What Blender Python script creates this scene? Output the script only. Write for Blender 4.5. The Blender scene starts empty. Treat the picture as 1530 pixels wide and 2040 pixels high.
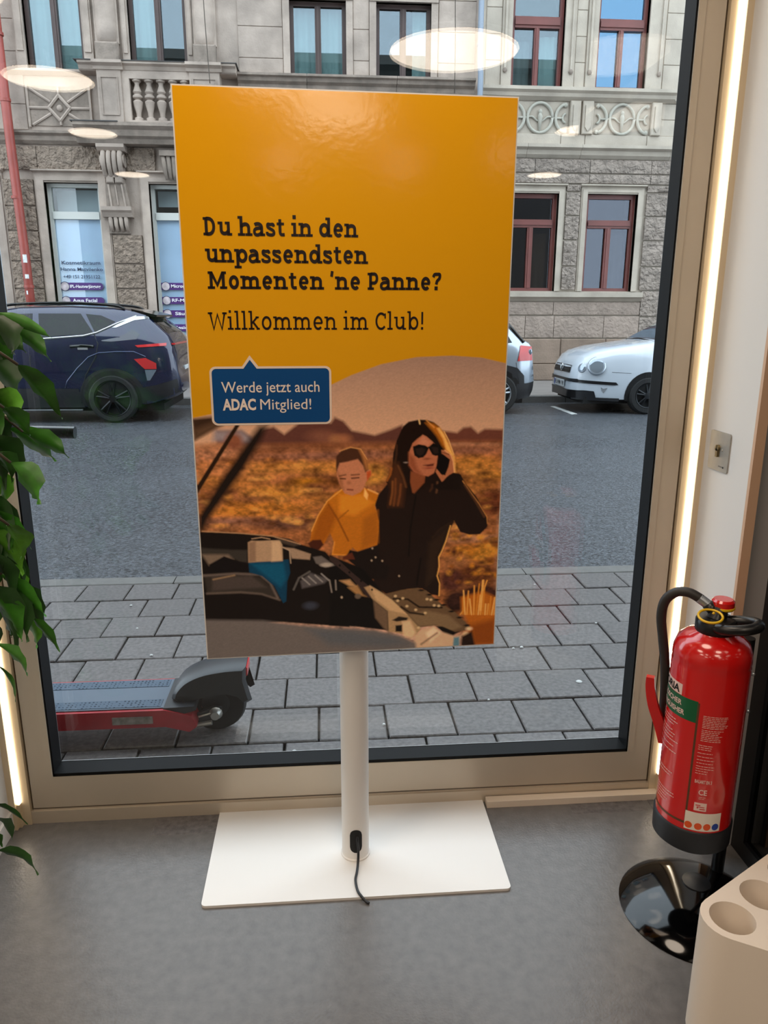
import bpy, bmesh, math, random
import numpy as np
from mathutils import Vector, Matrix

# ------------------------------------------------------------------ camera, world, exposure
scene = bpy.context.scene
COL = scene.collection
cam_data = bpy.data.cameras.new('camera')
cam = bpy.data.objects.new('camera', cam_data)
COL.objects.link(cam)
cam_data.sensor_fit = 'VERTICAL'
cam_data.sensor_height = 36.0
cam_data.lens = 36.0 * 1500.0 / 2040.0
cam_data.clip_start = 0.05
cam_data.clip_end = 200
def look(pitch, yaw, roll):
    p, w, r = math.radians(pitch), math.radians(yaw), math.radians(roll)
    f = Vector((math.sin(w) * math.cos(p), math.cos(w) * math.cos(p), -math.sin(p)))
    rt = Vector((math.cos(w), -math.sin(w), 0))
    up = rt.cross(f)
    R = rt * math.cos(r) + up * math.sin(r)
    U = -rt * math.sin(r) + up * math.cos(r)
    return Matrix((R, U, -f)).transposed()
cam.matrix_world = Matrix.Translation((0, 0, 1.45)) @ look(14.768, 4.624, 0.138).to_4x4()
scene.camera = cam

world = bpy.data.worlds.new('overcast_sky')
scene.world = world
world.use_nodes = True
WN = world.node_tree.nodes
WN['Background'].inputs[0].default_value = (0.78, 0.89, 1.0, 1)
WN['Background'].inputs[1].default_value = 2.35

scene.view_settings.view_transform = 'Standard'
scene.view_settings.look = 'None'
scene.view_settings.gamma = 1.0
scene.view_settings.use_curve_mapping = False
scene.view_settings.exposure = 0.7
scene.cycles.max_bounces = 10
scene.cycles.transparent_max_bounces = 24
scene.cycles.use_denoising = True
scene.cycles.sample_clamp_indirect = 6.0
scene.cycles.caustics_reflective = False
scene.cycles.caustics_refractive = False

LAMP_COL = (1.0, 0.83, 0.66)
LAMP_POWER = 5.6
LED_COL = (1.0, 0.87, 0.68)
LED_POWER = 7.0

# ------------------------------------------------------------------ helpers
rnd = random.Random(7)
def lin(h):
    if not isinstance(h, str):
        return tuple(h)
    c = [int(h[i:i + 2], 16) / 255 for i in (0, 2, 4)]
    return tuple(x / 12.92 if x <= .04045 else ((x + .055) / 1.055) ** 2.4 for x in c)

MATS = {}
def mat(name, col, rough=.5, metal=0., spec=.5, coat=0., noise=None, bump=None, var=0., emit=None, alpha=None, trans=0.):
    """procedural principled material. noise=(scale, amount[, detail]) mottles the colour, bump=(scale, strength, distance)
    adds fine relief, var tints each object a little differently"""
    if name in MATS:
        return MATS[name]
    m = bpy.data.materials.new(name)
    m.use_nodes = True
    nt = m.node_tree
    b = nt.nodes['Principled BSDF']
    c = lin(col)
    b.inputs['Base Color'].default_value = (*c, 1)
    b.inputs['Roughness'].default_value = rough
    b.inputs['Metallic'].default_value = metal
    b.inputs['Specular IOR Level'].default_value = spec
    b.inputs['Coat Weight'].default_value = coat
    b.inputs['Coat Roughness'].default_value = .04
    if emit:
        b.inputs['Emission Color'].default_value = (*lin(emit[0]), 1)
        b.inputs['Emission Strength'].default_value = emit[1]
    tc = nt.nodes.new('ShaderNodeNewGeometry')
    out = None
    if noise:
        n = nt.nodes.new('ShaderNodeTexNoise')
        n.inputs['Scale'].default_value = noise[0]
        n.inputs['Detail'].default_value = noise[2] if len(noise) > 2 else 5
        nt.links.new(tc.outputs['Position'], n.inputs['Vector'])
        r = nt.nodes.new('ShaderNodeValToRGB')
        a = noise[1]
        r.color_ramp.elements[0].position = .3
        r.color_ramp.elements[1].position = .7
        r.color_ramp.elements[0].color = (*[max(0, x * (1 - a)) for x in c], 1)
        r.color_ramp.elements[1].color = (*[min(1, x * (1 + a)) for x in c], 1)
        nt.links.new(n.outputs['Fac'], r.inputs['Fac'])
        out = r.outputs['Color']
    if var:
        oi = nt.nodes.new('ShaderNodeObjectInfo')
        mr = nt.nodes.new('ShaderNodeMapRange')
        mr.inputs['To Min'].default_value = 1 - var
        mr.inputs['To Max'].default_value = 1 + var
        nt.links.new(oi.outputs['Random'], mr.inputs['Value'])
        mx = nt.nodes.new('ShaderNodeVectorMath'); mx.operation = 'SCALE'
        if out:
            nt.links.new(out, mx.inputs[0])
        else:
            mx.inputs[0].default_value = c
        nt.links.new(mr.outputs['Result'], mx.inputs['Scale'])
        out = mx.outputs['Vector']
    if out:
        nt.links.new(out, b.inputs['Base Color'])
    if bump:
        n2 = nt.nodes.new('ShaderNodeTexNoise')
        n2.inputs['Scale'].default_value = bump[0]
        n2.inputs['Detail'].default_value = 4
        nt.links.new(tc.outputs['Position'], n2.inputs['Vector'])
        bp = nt.nodes.new('ShaderNodeBump')
        bp.inputs['Strength'].default_value = bump[1]
        bp.inputs['Distance'].default_value = bump[2]
        nt.links.new(n2.outputs['Fac'], bp.inputs['Height'])
        nt.links.new(bp.outputs['Normal'], b.inputs['Normal'])
    MATS[name] = m
    return m

def glass_mat(name, f0, tint=(1, 1, 1), rough=0.0, mirror=(1, 1, 1)):
    """thin sheet of glass: straight transmission plus a fresnel mirror"""
    if name in MATS:
        return MATS[name]
    m = bpy.data.materials.new(name)
    m.use_nodes = True
    nt = m.node_tree
    nt.nodes.remove(nt.nodes['Principled BSDF'])
    o = nt.nodes['Material Output']
    t = nt.nodes.new('ShaderNodeBsdfTransparent'); t.inputs[0].default_value = (*tint, 1)
    g = nt.nodes.new('ShaderNodeBsdfGlossy'); g.inputs['Roughness'].default_value = rough; g.inputs['Color'].default_value = (*mirror, 1)
    lw = nt.nodes.new('ShaderNodeLayerWeight'); lw.inputs[0].default_value = .5
    p = nt.nodes.new('ShaderNodeMath'); p.operation = 'POWER'; p.inputs[1].default_value = 5
    k = nt.nodes.new('ShaderNodeMath'); k.operation = 'MULTIPLY_ADD'; k.inputs[1].default_value = 1 - f0; k.inputs[2].default_value = f0
    mx = nt.nodes.new('ShaderNodeMixShader')
    nt.links.new(lw.outputs['Facing'], p.inputs[0]); nt.links.new(p.outputs[0], k.inputs[0]); nt.links.new(k.outputs[0], mx.inputs[0])
    nt.links.new(t.outputs[0], mx.inputs[1]); nt.links.new(g.outputs[0], mx.inputs[2]); nt.links.new(mx.outputs[0], o.inputs[0])
    MATS[name] = m
    return m

class MB:
    """collects faces in world coordinates; build() links them as one mesh object"""
    def __init__(s):
        s.v = []; s.f = []
    def add(s, verts, faces):
        o = len(s.v)
        s.v += [tuple(p) for p in verts]
        s.f += [tuple(i + o for i in f) for f in faces]
        return s
    def box(s, x0, x1, y0, y1, z0, z1):
        v = [(x, y, z) for z in (z0, z1) for y in (y0, y1) for x in (x0, x1)]
        return s.add(v, [(0, 2, 3, 1), (4, 5, 7, 6), (0, 1, 5, 4), (1, 3, 7, 5), (3, 2, 6, 7), (2, 0, 4, 6)])
    def cbox(s, x0, x1, y0, y1, z0, z1, c=.006):
        """box standing on a wall behind it, its front (y0) edges chamfered"""
        v = [(x0, y1, z0), (x1, y1, z0), (x1, y1, z1), (x0, y1, z1), (x0, y0 + c, z0), (x1, y0 + c, z0), (x1, y0 + c, z1), (x0, y0 + c, z1),
             (x0 + c, y0, z0 + c), (x1 - c, y0, z0 + c), (x1 - c, y0, z1 - c), (x0 + c, y0, z1 - c)]
        f = [(0, 3, 2, 1), (8, 9, 10, 11)]
        for a in range(4):
            b = (a + 1) % 4
            f += [(a, b, b + 4, a + 4), (a + 4, b + 4, b + 8, a + 8)]
        return s.add(v, f)
    def prism(s, pts, axis, a0, a1):
        """polygon extruded along axis; pts in the other two axes"""
        n = len(pts)
        def P(p, a):
            return {'x': (a, p[0], p[1]), 'y': (p[0], a, p[1]), 'z': (p[0], p[1], a)}[axis]
        v = [P(p, a0) for p in pts] + [P(p, a1) for p in pts]
        f = [tuple(range(n))[::-1], tuple(range(n, 2 * n))]
        f += [(i, (i + 1) % n, (i + 1) % n + n, i + n) for i in range(n)]
        return s.add(v, f)
    def lathe(s, prof, c, axis='z', n=24, a0=0., a1=2 * math.pi):
        full = abs(a1 - a0 - 2 * math.pi) < 1e-6
        k = n if full else n + 1
        v = []
        for i in range(k):
            a = a0 + (a1 - a0) * i / n
            for r, h in prof:
                x, y = r * math.cos(a), r * math.sin(a)
                v.append({'z': (c[0] + x, c[1] + y, c[2] + h), 'y': (c[0] + x, c[1] + h, c[2] + y), 'x': (c[0] + h, c[1] + x, c[2] + y)}[axis])
        m = len(prof); f = []
        for i in range(n):
            j = (i + 1) % k
            for q in range(m - 1):
                f.append((i * m + q, j * m + q, j * m + q + 1, i * m + q + 1))
        return s.add(v, f)
    def tube(s, pts, r, n=8, caps=True, sq=None):
        pts = [Vector(p) for p in pts]
        rr = r if isinstance(r, (list, tuple)) else [r] * len(pts)
        v = []; prev = None
        for i, p in enumerate(pts):
            t = (pts[min(i + 1, len(pts) - 1)] - pts[max(i - 1, 0)])
            t = t.normalized() if t.length > 1e-9 else Vector((0, 0, 1))
            if prev is None:
                a = Vector((0, 0, 1)) if abs(t.z) < .9 else Vector((0, 1, 0))
                u = t.cross(a).normalized()
            else:
                u = (prev - t * prev.dot(t))
                u = u.normalized() if u.length > 1e-6 else t.orthogonal().normalized()
            prev = u
            w = t.cross(u)
            for k in range(n):
                a = 2 * math.pi * k / n
                d = u * math.cos(a) * rr[i] + w * math.sin(a) * rr[i]
                if sq:
                    d = Vector((d.x * sq[0], d.y * sq[1], d.z * sq[2]))
                v.append(p + d)
        f = []
        for i in range(len(pts) - 1):
            for k in range(n):
                a, b = i * n + k, i * n + (k + 1) % n
                f.append((a, b, b + n, a + n))
        if caps:
            f += [tuple(range(n))[::-1], tuple(range((len(pts) - 1) * n, len(pts) * n))]
        return s.add(v, f)
    def sphere(s, c, r, n=12, m=8):
        r = r if isinstance(r, (tuple, list)) else (r, r, r)
        v = [(c[0], c[1], c[2] - r[2])]
        for j in range(1, m):
            t = math.pi * j / m - math.pi / 2
            for i in range(n):
                a = 2 * math.pi * i / n
                v.append((c[0] + r[0] * math.cos(t) * math.cos(a), c[1] + r[1] * math.cos(t) * math.sin(a), c[2] + r[2] * math.sin(t)))
        v.append((c[0], c[1], c[2] + r[2]))
        f = [(0, 1 + (i + 1) % n, 1 + i) for i in range(n)]
        for j in range(m - 2):
            for i in range(n):
                a, b = 1 + j * n + i, 1 + j * n + (i + 1) % n
                f.append((a, b, b + n, a + n))
        L = len(v) - 1; o = 1 + (m - 2) * n
        f += [(o + i, o + (i + 1) % n, L) for i in range(n)]
        return s.add(v, f)
    def build(s, name, material, parent=None, smooth=False, origin=None):
        me = bpy.data.meshes.new(name)
        off = Vector((0, 0, 0))
        if parent is not None:
            off = Vector(parent.get('_o', (0, 0, 0)))
        elif origin is not None:
            off = Vector(origin)
        me.from_pydata([tuple(Vector(p) - off) for p in s.v], [], s.f)
        me.update()
        bm = bmesh.new(); bm.from_mesh(me)
        bmesh.ops.recalc_face_normals(bm, faces=bm.faces)
        bm.to_mesh(me); bm.free()
        if smooth:
            me.polygons.foreach_set('use_smooth', [True] * len(me.polygons))
            if smooth != 'all':
                try:
                    me.set_sharp_from_angle(angle=math.radians(38))
                except Exception:
                    pass
        if material:
            me.materials.append(material)
        o = bpy.data.objects.new(name, me)
        COL.objects.link(o)
        if parent is not None:
            o.parent = parent
            o['_o'] = list(off)
        else:
            o.location = off
            o['_o'] = list(off)
        return o

def thing(name, label, cat, loc, group=None, kind=None):
    o = bpy.data.objects.new(name, None)
    o.empty_display_size = .1
    COL.objects.link(o)
    o.location = loc
    o['_o'] = list(loc)
    if label: o['label'] = label
    if cat: o['category'] = cat
    if group: o['group'] = group
    if kind: o['kind'] = kind
    return o
def tag(o, label=None, cat=None, group=None, kind=None):
    if label: o['label'] = label
    if cat: o['category'] = cat
    if group: o['group'] = group
    if kind: o['kind'] = kind
    return o
def struct(o, label=None):
    o['kind'] = 'structure'
    if label: o['label'] = label
    return o
def part(name, m, parent, *boxes):
    b = MB()
    for q in boxes: b.box(*q)
    return b.build(name, m, parent)
def smooth_pts(pts, n=6):
    """Catmull-Rom through the points"""
    P = [Vector(p) for p in pts]
    out = []
    for i in range(len(P) - 1):
        a, b, c, d = P[max(i - 1, 0)], P[i], P[i + 1], P[min(i + 2, len(P) - 1)]
        for k in range(n):
            t = k / n
            out.append(.5 * ((2 * b) + (c - a) * t + (2 * a - 5 * b + 4 * c - d) * t * t + (3 * b - a - 3 * c + d) * t ** 3))
    out.append(P[-1])
    return out
def text2d(body, size=1., bold=0., spacing=1.):
    """outline lettering -> flat vertices and faces, lower-left at the origin"""
    cu = bpy.data.curves.new('lettering', 'FONT')
    cu.body = body; cu.size = size; cu.offset = bold; cu.space_character = spacing
    cu.resolution_u = 3
    ob = bpy.data.objects.new('lettering', cu)
    COL.objects.link(ob)
    dg = bpy.context.evaluated_depsgraph_get()
    me = bpy.data.meshes.new_from_object(ob.evaluated_get(dg))
    v = [tuple(x.co) for x in me.vertices]
    f = [tuple(p.vertices) for p in me.polygons]
    bpy.data.objects.remove(ob); bpy.data.curves.remove(cu); bpy.data.meshes.remove(me)
    return v, f
def fit_text(body, x0, x1, y0, h, bold=0.):
    """lettering fitted between x0 and x1 with its baseline at y0 and capitals h tall"""
    v, f = text2d(body, 1., bold)
    xa = min(p[0] for p in v); xb = max(p[0] for p in v)
    cap = .73
    return [((p[0] - xa) / (xb - xa) * (x1 - x0) + x0, y0 + p[1] * h / cap) for p in v], f

def words(v, f, h):
    """splits fitted lettering at its word gaps"""
    fs = sorted(f, key=lambda q: min(v[i][0] for i in q)); out = []; hi = None
    for q in fs:
        a, b = min(v[i][0] for i in q), max(v[i][0] for i in q)
        if hi is None or a > hi + .33 * h:
            out.append([]); hi = b
        out[-1].append(q); hi = max(hi, b)
    res = []
    for g in out:
        ids = sorted({i for q in g for i in q}); mp = {i: k for k, i in enumerate(ids)}
        res.append(([v[i] for i in ids], [tuple(mp[i] for i in q) for q in g]))
    return res

# ------------------------------------------------------------------ materials
M_floor = mat('floor_vinyl', '686563', .30, noise=(38, .15, 12), bump=(160, .35, .002))
M_white = mat('white_paint', 'd9d6d2', .6)
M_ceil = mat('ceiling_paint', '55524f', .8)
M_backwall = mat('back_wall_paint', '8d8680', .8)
M_alu = mat('champagne_aluminium', 'c6b8a4', .36, metal=.3, noise=(3, .04))
M_gask = mat('black_rubber', '0a0b0d', .55, spec=.2)
M_glass = glass_mat('window_glass', .045, (.97, .985, .98))
M_cream = mat('cream_plastic', 'dccdbb', .45)
M_powder = mat('white_powder_coat', 'e9e6e2', .42)
M_black = mat('black_plastic', '101012', .32)
M_gloss = mat('gloss_black_paint', '030304', .08)
M_dark = mat('dark_void', '0a0a0b', .8)

# ------------------------------------------------------------------ the room
XL, XR, YW = -0.92, 1.035, 1.985          # bay walls and the room face of the window frame
struct(MB().box(-4, 4.6, -6.2, 2.02, -.12, 0).build('floor', M_floor), 'mottled grey vinyl floor in front of the window')
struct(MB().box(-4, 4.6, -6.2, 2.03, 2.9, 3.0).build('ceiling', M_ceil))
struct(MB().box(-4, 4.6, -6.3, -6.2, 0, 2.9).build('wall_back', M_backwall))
w = MB().box(XL - .14, XL, 1.60, 2.03, 0, 2.9).box(-4, XL - .14, 1.60, 1.74, 0, 2.9).box(-4.1, -4, -6.2, 1.74, 0, 2.9)
struct(w.build('wall_left', M_white), 'white wall beside the window behind the plant')
struct(MB().box(XL, XL + .008, 1.60, 1.962, 0, .062).build('baseboard_left', M_white))
w = MB().box(XR, XR + .024, 1.725, 2.03, 0, 2.9)
wr = struct(w.build('wall_right', M_white), 'narrow white wall with the key switch')
# warm end face of the wall stub, recess and dark glass leaf beyond it
part('end_face', mat('warm_lit_edge', 'c9a588', .45), wr, (XR - .001, XR + .024, 1.715, 1.726, 0, 2.9))  # tan colour carries the lamps' warm light on the white stub's end
struct(MB().box(XR + .024, 1.13, 1.735, 1.80, 0, 2.9).box(1.13, 2.7, 1.86, 2.03, 0, 2.9).build('trim_1', mat('grey_recess_paint', '9a9896', .6)), 'grey recessed panel between white wall and dark glass leaf')
d = thing('door_1', None, None, (1.13, 1.1, 0), kind='structure')
d['label'] = 'dark glass sliding leaf in a black frame'
M_dglass = glass_mat('dark_glass', .10, (.35, .36, .38))
part('door_frame', M_black, d, (1.126, 1.156, 1.68, 1.745, 0, 2.9), (1.126, 1.156, .60, .66, 0, 2.9), (1.126, 1.156, .66, 1.68, 0, .05), (1.126, 1.156, .66, 1.68, 2.2, 2.26))
part('glass_pane', M_dglass, d, (1.137, 1.145, .66, 1.68, .05, 2.2), (1.137, 1.145, .66, 1.68, 2.26, 2.9))
struct(MB().box(1.15, 4.6, .54, .62, 0, 2.9).box(2.7, 2.8, .62, 2.03, 0, 2.9).build('wall_vestibule', mat('dark_vestibule', '3a3836', .8)))
struct(MB().box(4.6, 4.7, -6.2, .6, 0, 2.9).build('wall_far_right', M_backwall))
# street front of this house: closes the room around the window and shades the pavement
M_front = mat('house_front_render', '706a62', .8, noise=(2, .1))
struct(MB().box(-9, XL - .0, 2.03, 2.30, -.1, 10.4).box(XR, 9, 2.03, 2.30, -.1, 10.4).box(XL, XR, 2.03, 2.30, 2.86, 10.4).build('wall_front', M_front))
struct(MB().box(-9, 9, 2.30, 12.0 - 9.0, 10.1, 10.4).build('roof_eaves', M_front))

# window: champagne frame, black gaskets, insulating glass
win = thing('window_1', None, None, (.06, 2.0, 0), kind='structure')
win['label'] = 'large shop window in a champagne aluminium frame'
GX0, GX1, GZ0, GZ1 = -.806, .922, .150, 2.76
for nm, x0, x1 in (('frame_stile', -.866, -.800), ('frame_stile', .913, .983)):
    s_ = 1 if x0 > 0 else -1
    o = part(nm, M_alu, win, (x0, x1, YW, 2.05, 0, 2.86))
    part('outer_frame', M_gask, win, (x0 - .02, -.812, 2.05, 2.09, 0, 2.86) if s_ < 0 else (.928, x1 + .02, 2.05, 2.09, 0, 2.86))
    xa, xb = (x0, x0 + .018) if s_ > 0 else (x1 - .018, x1)
    part('glazing_bead', M_alu, win, (xa, xb, YW - .004, YW + .01, .152, 2.76))
part('frame_rail', M_alu, win, (-.800, .913, YW, 2.05, .0, .148))
part('frame_rail', M_alu, win, (-.800, .913, YW, 2.05, 2.77, 2.86))
part('frame_sill_seam', mat('frame_seam', '5d5043', .5), win, (-.866, .983, YW - .0012, YW + .01, .045, .048))
part('foot_profile', M_alu, win, (-.88, 1.0, YW - .006, YW + .01, .0, .040))
for q in ((-.812, -.796, YW + .002, 2.05, .142, 2.77), (.909, .928, YW + .002, 2.05, .142, 2.77), (-.80, .92, YW + .002, 2.05, .142, .158), (-.80, .92, YW + .002, 2.05, 2.755, 2.772)):
    part('gasket', M_gask, win, q)
M_spacer = mat('spacer_bar', 'c9cdd0', .3, metal=.8)
for q in ((-.806, -.8045, 2.050, 2.074, .150, 2.76), (.9195, .922, 2.050, 2.074, .150, 2.76), (-.80, .92, 2.0495, 2.0508, .1565, .1595)):
    part('spacer_bar', M_spacer, win, q)
part('glass_pane', M_glass, win, (-.816, .932, 2.051, 2.073, .138, 2.77))
for x0, x1 in ((-.872, -.866), (.983, .989)):
    part('shadow_groove', mat('groove_dark', '3a3024', .7), win, (x0, x1, YW + .012, 2.08, 0, 2.86))

# light channels on both sides of the window
def led_channel(label, xe0, xe1, xb0, xb1):
    t = thing('light_strip', label, 'light strip', ((xb0 + xb1) / 2, 1.97, 0), 'vertical light strips beside the window')
    part('channel', mat('channel_aluminium', 'd6c3a4', .4, metal=.2), t, (xb0, xb1, 1.975, 2.03, .0, 2.86))
    m = mat('led_diffuser', 'fff2d8', .5, emit=(LED_COL, LED_POWER))
    part('diffuser', m, t, (xe0, xe1, 1.970, 1.976, .075, 2.84))
    part('cover_strip', mat('channel_aluminium', 'd6c3a4', .4), t, (min(xe1, xb1) if xe0 > 0 else xb0, xb1 if xe0 > 0 else xe0, 1.952, 1.976, .0, 2.86))
    part('end_cap', mat('channel_aluminium', 'd6c3a4', .4), t, (xe0, xe1, 1.964, 1.976, .0, .075))
led_channel('bright vertical light strip at the white wall with the key switch', 1.0105, 1.0185, .989, XR)
led_channel('bright vertical light strip behind the hanging plant leaves', -.903, -.895, XL, -.872)

# white cable duct on the floor
struct(MB().box(.473, 1.018, 1.948, 1.975, 0, .021).box(1.004, 1.018, 1.946, 1.976, .004, .016).build('trim_2', M_cream), 'cream cable duct along the foot of the window')

# ceiling lamps (mirrored in pane or poster; last group unseen, added as fill)
M_lamp = mat('lamp_diffuser', 'fff0dc', .5, emit=(LAMP_COL, LAMP_POWER))
for x, y, dia, lab in ((.702, -.189, .66, 'largest round ceiling lamp, mirrored above the poster'),
                       (-1.546, -.858, .49, 'round ceiling lamp mirrored beside the red downpipe'),
                       (-1.685, -2.224, .34, 'round ceiling lamp mirrored under the balcony'),
                       (-1.814, -3.986, .32, 'round ceiling lamp mirrored beside the scroll bracket'),
                       (1.914, -1.815, .335, 'round ceiling lamp mirrored on the carved relief'),
                       (2.183, -3.636, .315, 'round ceiling lamp mirrored on the rough stone band'),
                       (2.946, -4.129, .25, 'round ceiling lamp mirrored above the red ground floor window'),
                       (.50, -2.50, .66, 'large round ceiling lamp glinting broadly on the yellow poster'),
                       (.20, -4.40, .36, 'round ceiling lamp glinting faintly above the poster headline'),
                       (1.30, -4.30, .34, 'round ceiling lamp glinting at the middle of the yellow poster'),
                       *[(x_, y_, .85, 'added round fill lamp out of view') for x_, y_ in
                         ((.0, 1.15), (-1.7, .55), (2.9, -.6), (-3.1, -2.4), (3.8, -2.6), (-2.9, -.7), (3.0, -4.9 + 5.0), (.2, -1.45))]):
    t = thing('ceiling_lamp', lab, 'lamp', (x, y, 2.9), 'round ceiling lamps')
    r = dia / 2
    MB().lathe([(0, 2.78), (r, 2.78), (r + .004, 2.772), (r, 2.752)], (x, y, 0), n=40).build('housing', M_powder, t, True)
    MB().lathe([(0, 2.75), (r * .6, 2.75), (r - .004, 2.752)], (x, y, 0), n=40).build('diffuser', M_lamp, t)
    MB().tube([(x, y, 2.78), (x, y, 2.9)], .012).build('rod', M_powder, t)

# key switch on the white wall
t = thing('key_switch', 'brushed steel key switch plate on the white wall', 'switch', (XR, 1.87, 1.10))
M_steel = mat('brushed_steel', 'a8a49c', .38, metal=.7, noise=(60, .05))
b = MB()
pts = []
for cx, cz, a0 in ((1.823 + .006, 1.052 + .006, 180), (1.921 - .006, 1.052 + .006, 270), (1.921 - .006, 1.154 - .006, 0), (1.823 + .006, 1.154 - .006, 90)):
    for k in range(5):
        a = math.radians(a0 + k * 22.5)
        pts.append((cx + .006 * math.cos(a), cz + .006 * math.sin(a)))
b.prism(pts, 'x', XR - .004, XR)
b.build('plate', M_steel, t)
M_brass = mat('brass', '8a7a58', .35, metal=.8)
c = MB().lathe([(.0, -.006), (.0085, -.006), (.0085, 0)], (XR - .004, 1.874, 1.112), 'x', 16).box(XR - .010, XR - .004, 1.874 - .005, 1.874 + .005, 1.088, 1.110).build('lock_cylinder', M_brass, t)
part('keyhole', M_dark, c, (XR - .0106, XR - .010, 1.8735, 1.8747, 1.105, 1.119))
for yy in (1.893, 1.856):
    MB().lathe([(0, -.0015), (.003, -.0015), (.0035, 0)], (XR - .004, yy, 1.108), 'x', 10).build('screw', M_steel, t)
part('printed_mark', mat('faint_print', '6f6a64', .6), t, (XR - .0044, XR - .004, 1.848, 1.866, 1.0632, 1.0664))
MB().lathe([(0, -.0006), (.0026, -.0006), (.0026, 0)], (XR - .004, 1.843, 1.0645), 'x', 10).build('printed_dot', M_dark, t)

# ------------------------------------------------------------------ street
M_paver = mat('paving_concrete', '615d5c', .42, noise=(60, .32, 3), bump=(220, .45, .003), var=.12)
pv = struct(MB().box(-9, 9, 2.09, 4.02, -.3, -.035).build('pavement', mat('paving_bed', '1b1a19', .9)), 'grey pavement of square concrete slabs')
PW, PH, G = .248, .2365, .004
me = None
row = 0
y1 = 4.02
while y1 > 2.1:
    y0 = y1 - PH
    xs = 1.17 - .1185 * row
    x = xs - PW * math.ceil((xs + 2.3) / PW)
    while x < 2.5:
        if me is None:
            b = MB(); b.box(0, 0, 0, 0, 0, 0); b.v = []; b.f = []
            a, c_ = PW - G * 2, PH - G * 2
            e = .004
            b.add([(0, 0, -.06), (a, 0, -.06), (a, c_, -.06), (0, c_, -.06), (0, 0, -e), (a, 0, -e), (a, c_, -e), (0, c_, -e), (e, e, 0), (a - e, e, 0), (a - e, c_ - e, 0), (e, c_ - e, 0)],
                  [(0, 1, 5, 4), (1, 2, 6, 5), (2, 3, 7, 6), (3, 0, 4, 7), (4, 5, 9, 8), (5, 6, 10, 9), (6, 7, 11, 10), (7, 4, 8, 11), (8, 9, 10, 11)])
            first = b.build('paving_slab', M_paver, pv)
            me = first.data; o = first
        else:
            o = bpy.data.objects.new('paving_slab', me); COL.objects.link(o); o.parent = pv
        o.location = (x + G, y0 + G, rnd.uniform(-.004, .0015))
        o.rotation_euler = (rnd.uniform(-.006, .006), rnd.uniform(-.006, .006), rnd.uniform(-.006, .006))
        x += PW
    row += 1
    y1 = y0
# gum spots and bits on the slabs
M_gum = mat('pale_gum', 'c4c6c4', .6)
for i, (x, y, r) in enumerate(((1.02, 2.72, .013), (.87, 3.06, .008), (.83, 3.05, .006), (-.55, 2.86, .008), (-.77, 3.1, .007), (.2, 2.45, .006), (1.3, 3.3, .006), (-.9, 3.4, .006), (.62, 2.6, .005), (-.12, 2.3, .008), (1.15, 3.85, .006), (-1.0, 3.7, .007))):
    MB().lathe([(0, .004), (r * .7, .0038), (r, .001)], (x, y, 0), n=10).build('gum_spot', M_gum, pv)
M_kerb = mat('kerb_granite', '64625f', .5, noise=(20, .12), bump=(200, .3, .003), var=.06)
kb = struct(MB().box(-9, 9, 4.02, 4.03, -.3, -.04).build('kerb_bed', MATS['paving_bed']))
for i in range(-5, 6):
    MB().cbox(i + .15 + .003, i + 1.15 - .003, 4.03, 4.14, -.2, -.002).build('kerbstone', M_kerb, kb)
def road_mat():
    m = mat('wet_asphalt', '4a4d52', .3, spec=.4, noise=(42, .75, 3), bump=(48, 1.0, .03))
    nt = m.node_tree; b = nt.nodes['Principled BSDF']
    tc = nt.nodes.new('ShaderNodeNewGeometry')
    n = nt.nodes.new('ShaderNodeTexNoise'); n.inputs['Scale'].default_value = .55; n.inputs['Detail'].default_value = 6
    mr = nt.nodes.new('ShaderNodeMapRange'); mr.inputs['From Min'].default_value = .35; mr.inputs['From Max'].default_value = .65
    mr.inputs['To Min'].default_value = .18; mr.inputs['To Max'].default_value = .4
    nt.links.new(tc.outputs['Position'], n.inputs['Vector']); nt.links.new(n.outputs['Fac'], mr.inputs['Value']); nt.links.new(mr.outputs['Result'], b.inputs['Roughness'])
    return m
M_road = road_mat()
rd = struct(MB().box(-25, 25, 4.14, 13.2, -.4, -.08).build('road', M_road), 'wet grey asphalt road')
M_mark = mat('road_paint', 'c9cbc8', .6, noise=(30, .15))
for x0 in (3.92, -1.4):
    MB().prism([(x0 - .05, 12.64), (x0 + .04, 12.66), (x0 + .08, 11.62), (x0 - .02, 11.58)], 'z', -.08, -.076).build('parking_mark', M_mark, rd)
M_walk = mat('far_pavement', '7f7a77', .5, noise=(3, .12), bump=(60, .2, .004))
fp = struct(MB().box(-25, 25, 13.32, 16.6, -.4, .04).build('pavement_far', M_walk), 'pavement in front of the stone houses')
for i in range(-10, 12):
    MB().cbox(i * 1.0 + .32, i * 1.0 + 1.315, 13.2, 13.33, -.3, .045, .012).build('kerbstone', M_kerb, fp)

# ------------------------------------------------------------------ the stone houses across the street
YF = 16.4
def stone_mats():
    a = mat('sandstone_warm', 'a5968a', .85, noise=(2.2, .26, 10), bump=(30, .35, .02), var=.06)
    b = mat('sandstone_rough', '938273', .9, noise=(9, .30, 9), bump=(13, 1.0, .16), var=.07)
    c = mat('limestone_grey', 'aca193', .85, noise=(2.2, .16, 10), bump=(34, .3, .015), var=.05)
    d = mat('limestone_rough', '988b80', .9, noise=(10, .26, 9), bump=(14, 1.0, .14), var=.06)
    e = mat('rippled_stone', '9a8a7e', .9, noise=(5, .14, 8), bump=(15, .8, .05), var=.06)
    f = mat('plinth_stone', '8a7768', .85, noise=(2.2, .25, 9), bump=(24, .4, .02), var=.08)
    return a, b, c, d, e, f
S_warm, S_rough, S_grey, S_rgrey, S_ripple, S_plinth = stone_mats()
S_joint = mat('stone_joint', '6d645b', .95)
S_dirty = mat('weathered_stone', '887b70', .9, noise=(4, .3, 10), bump=(24, .5, .02), var=.05)

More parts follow.
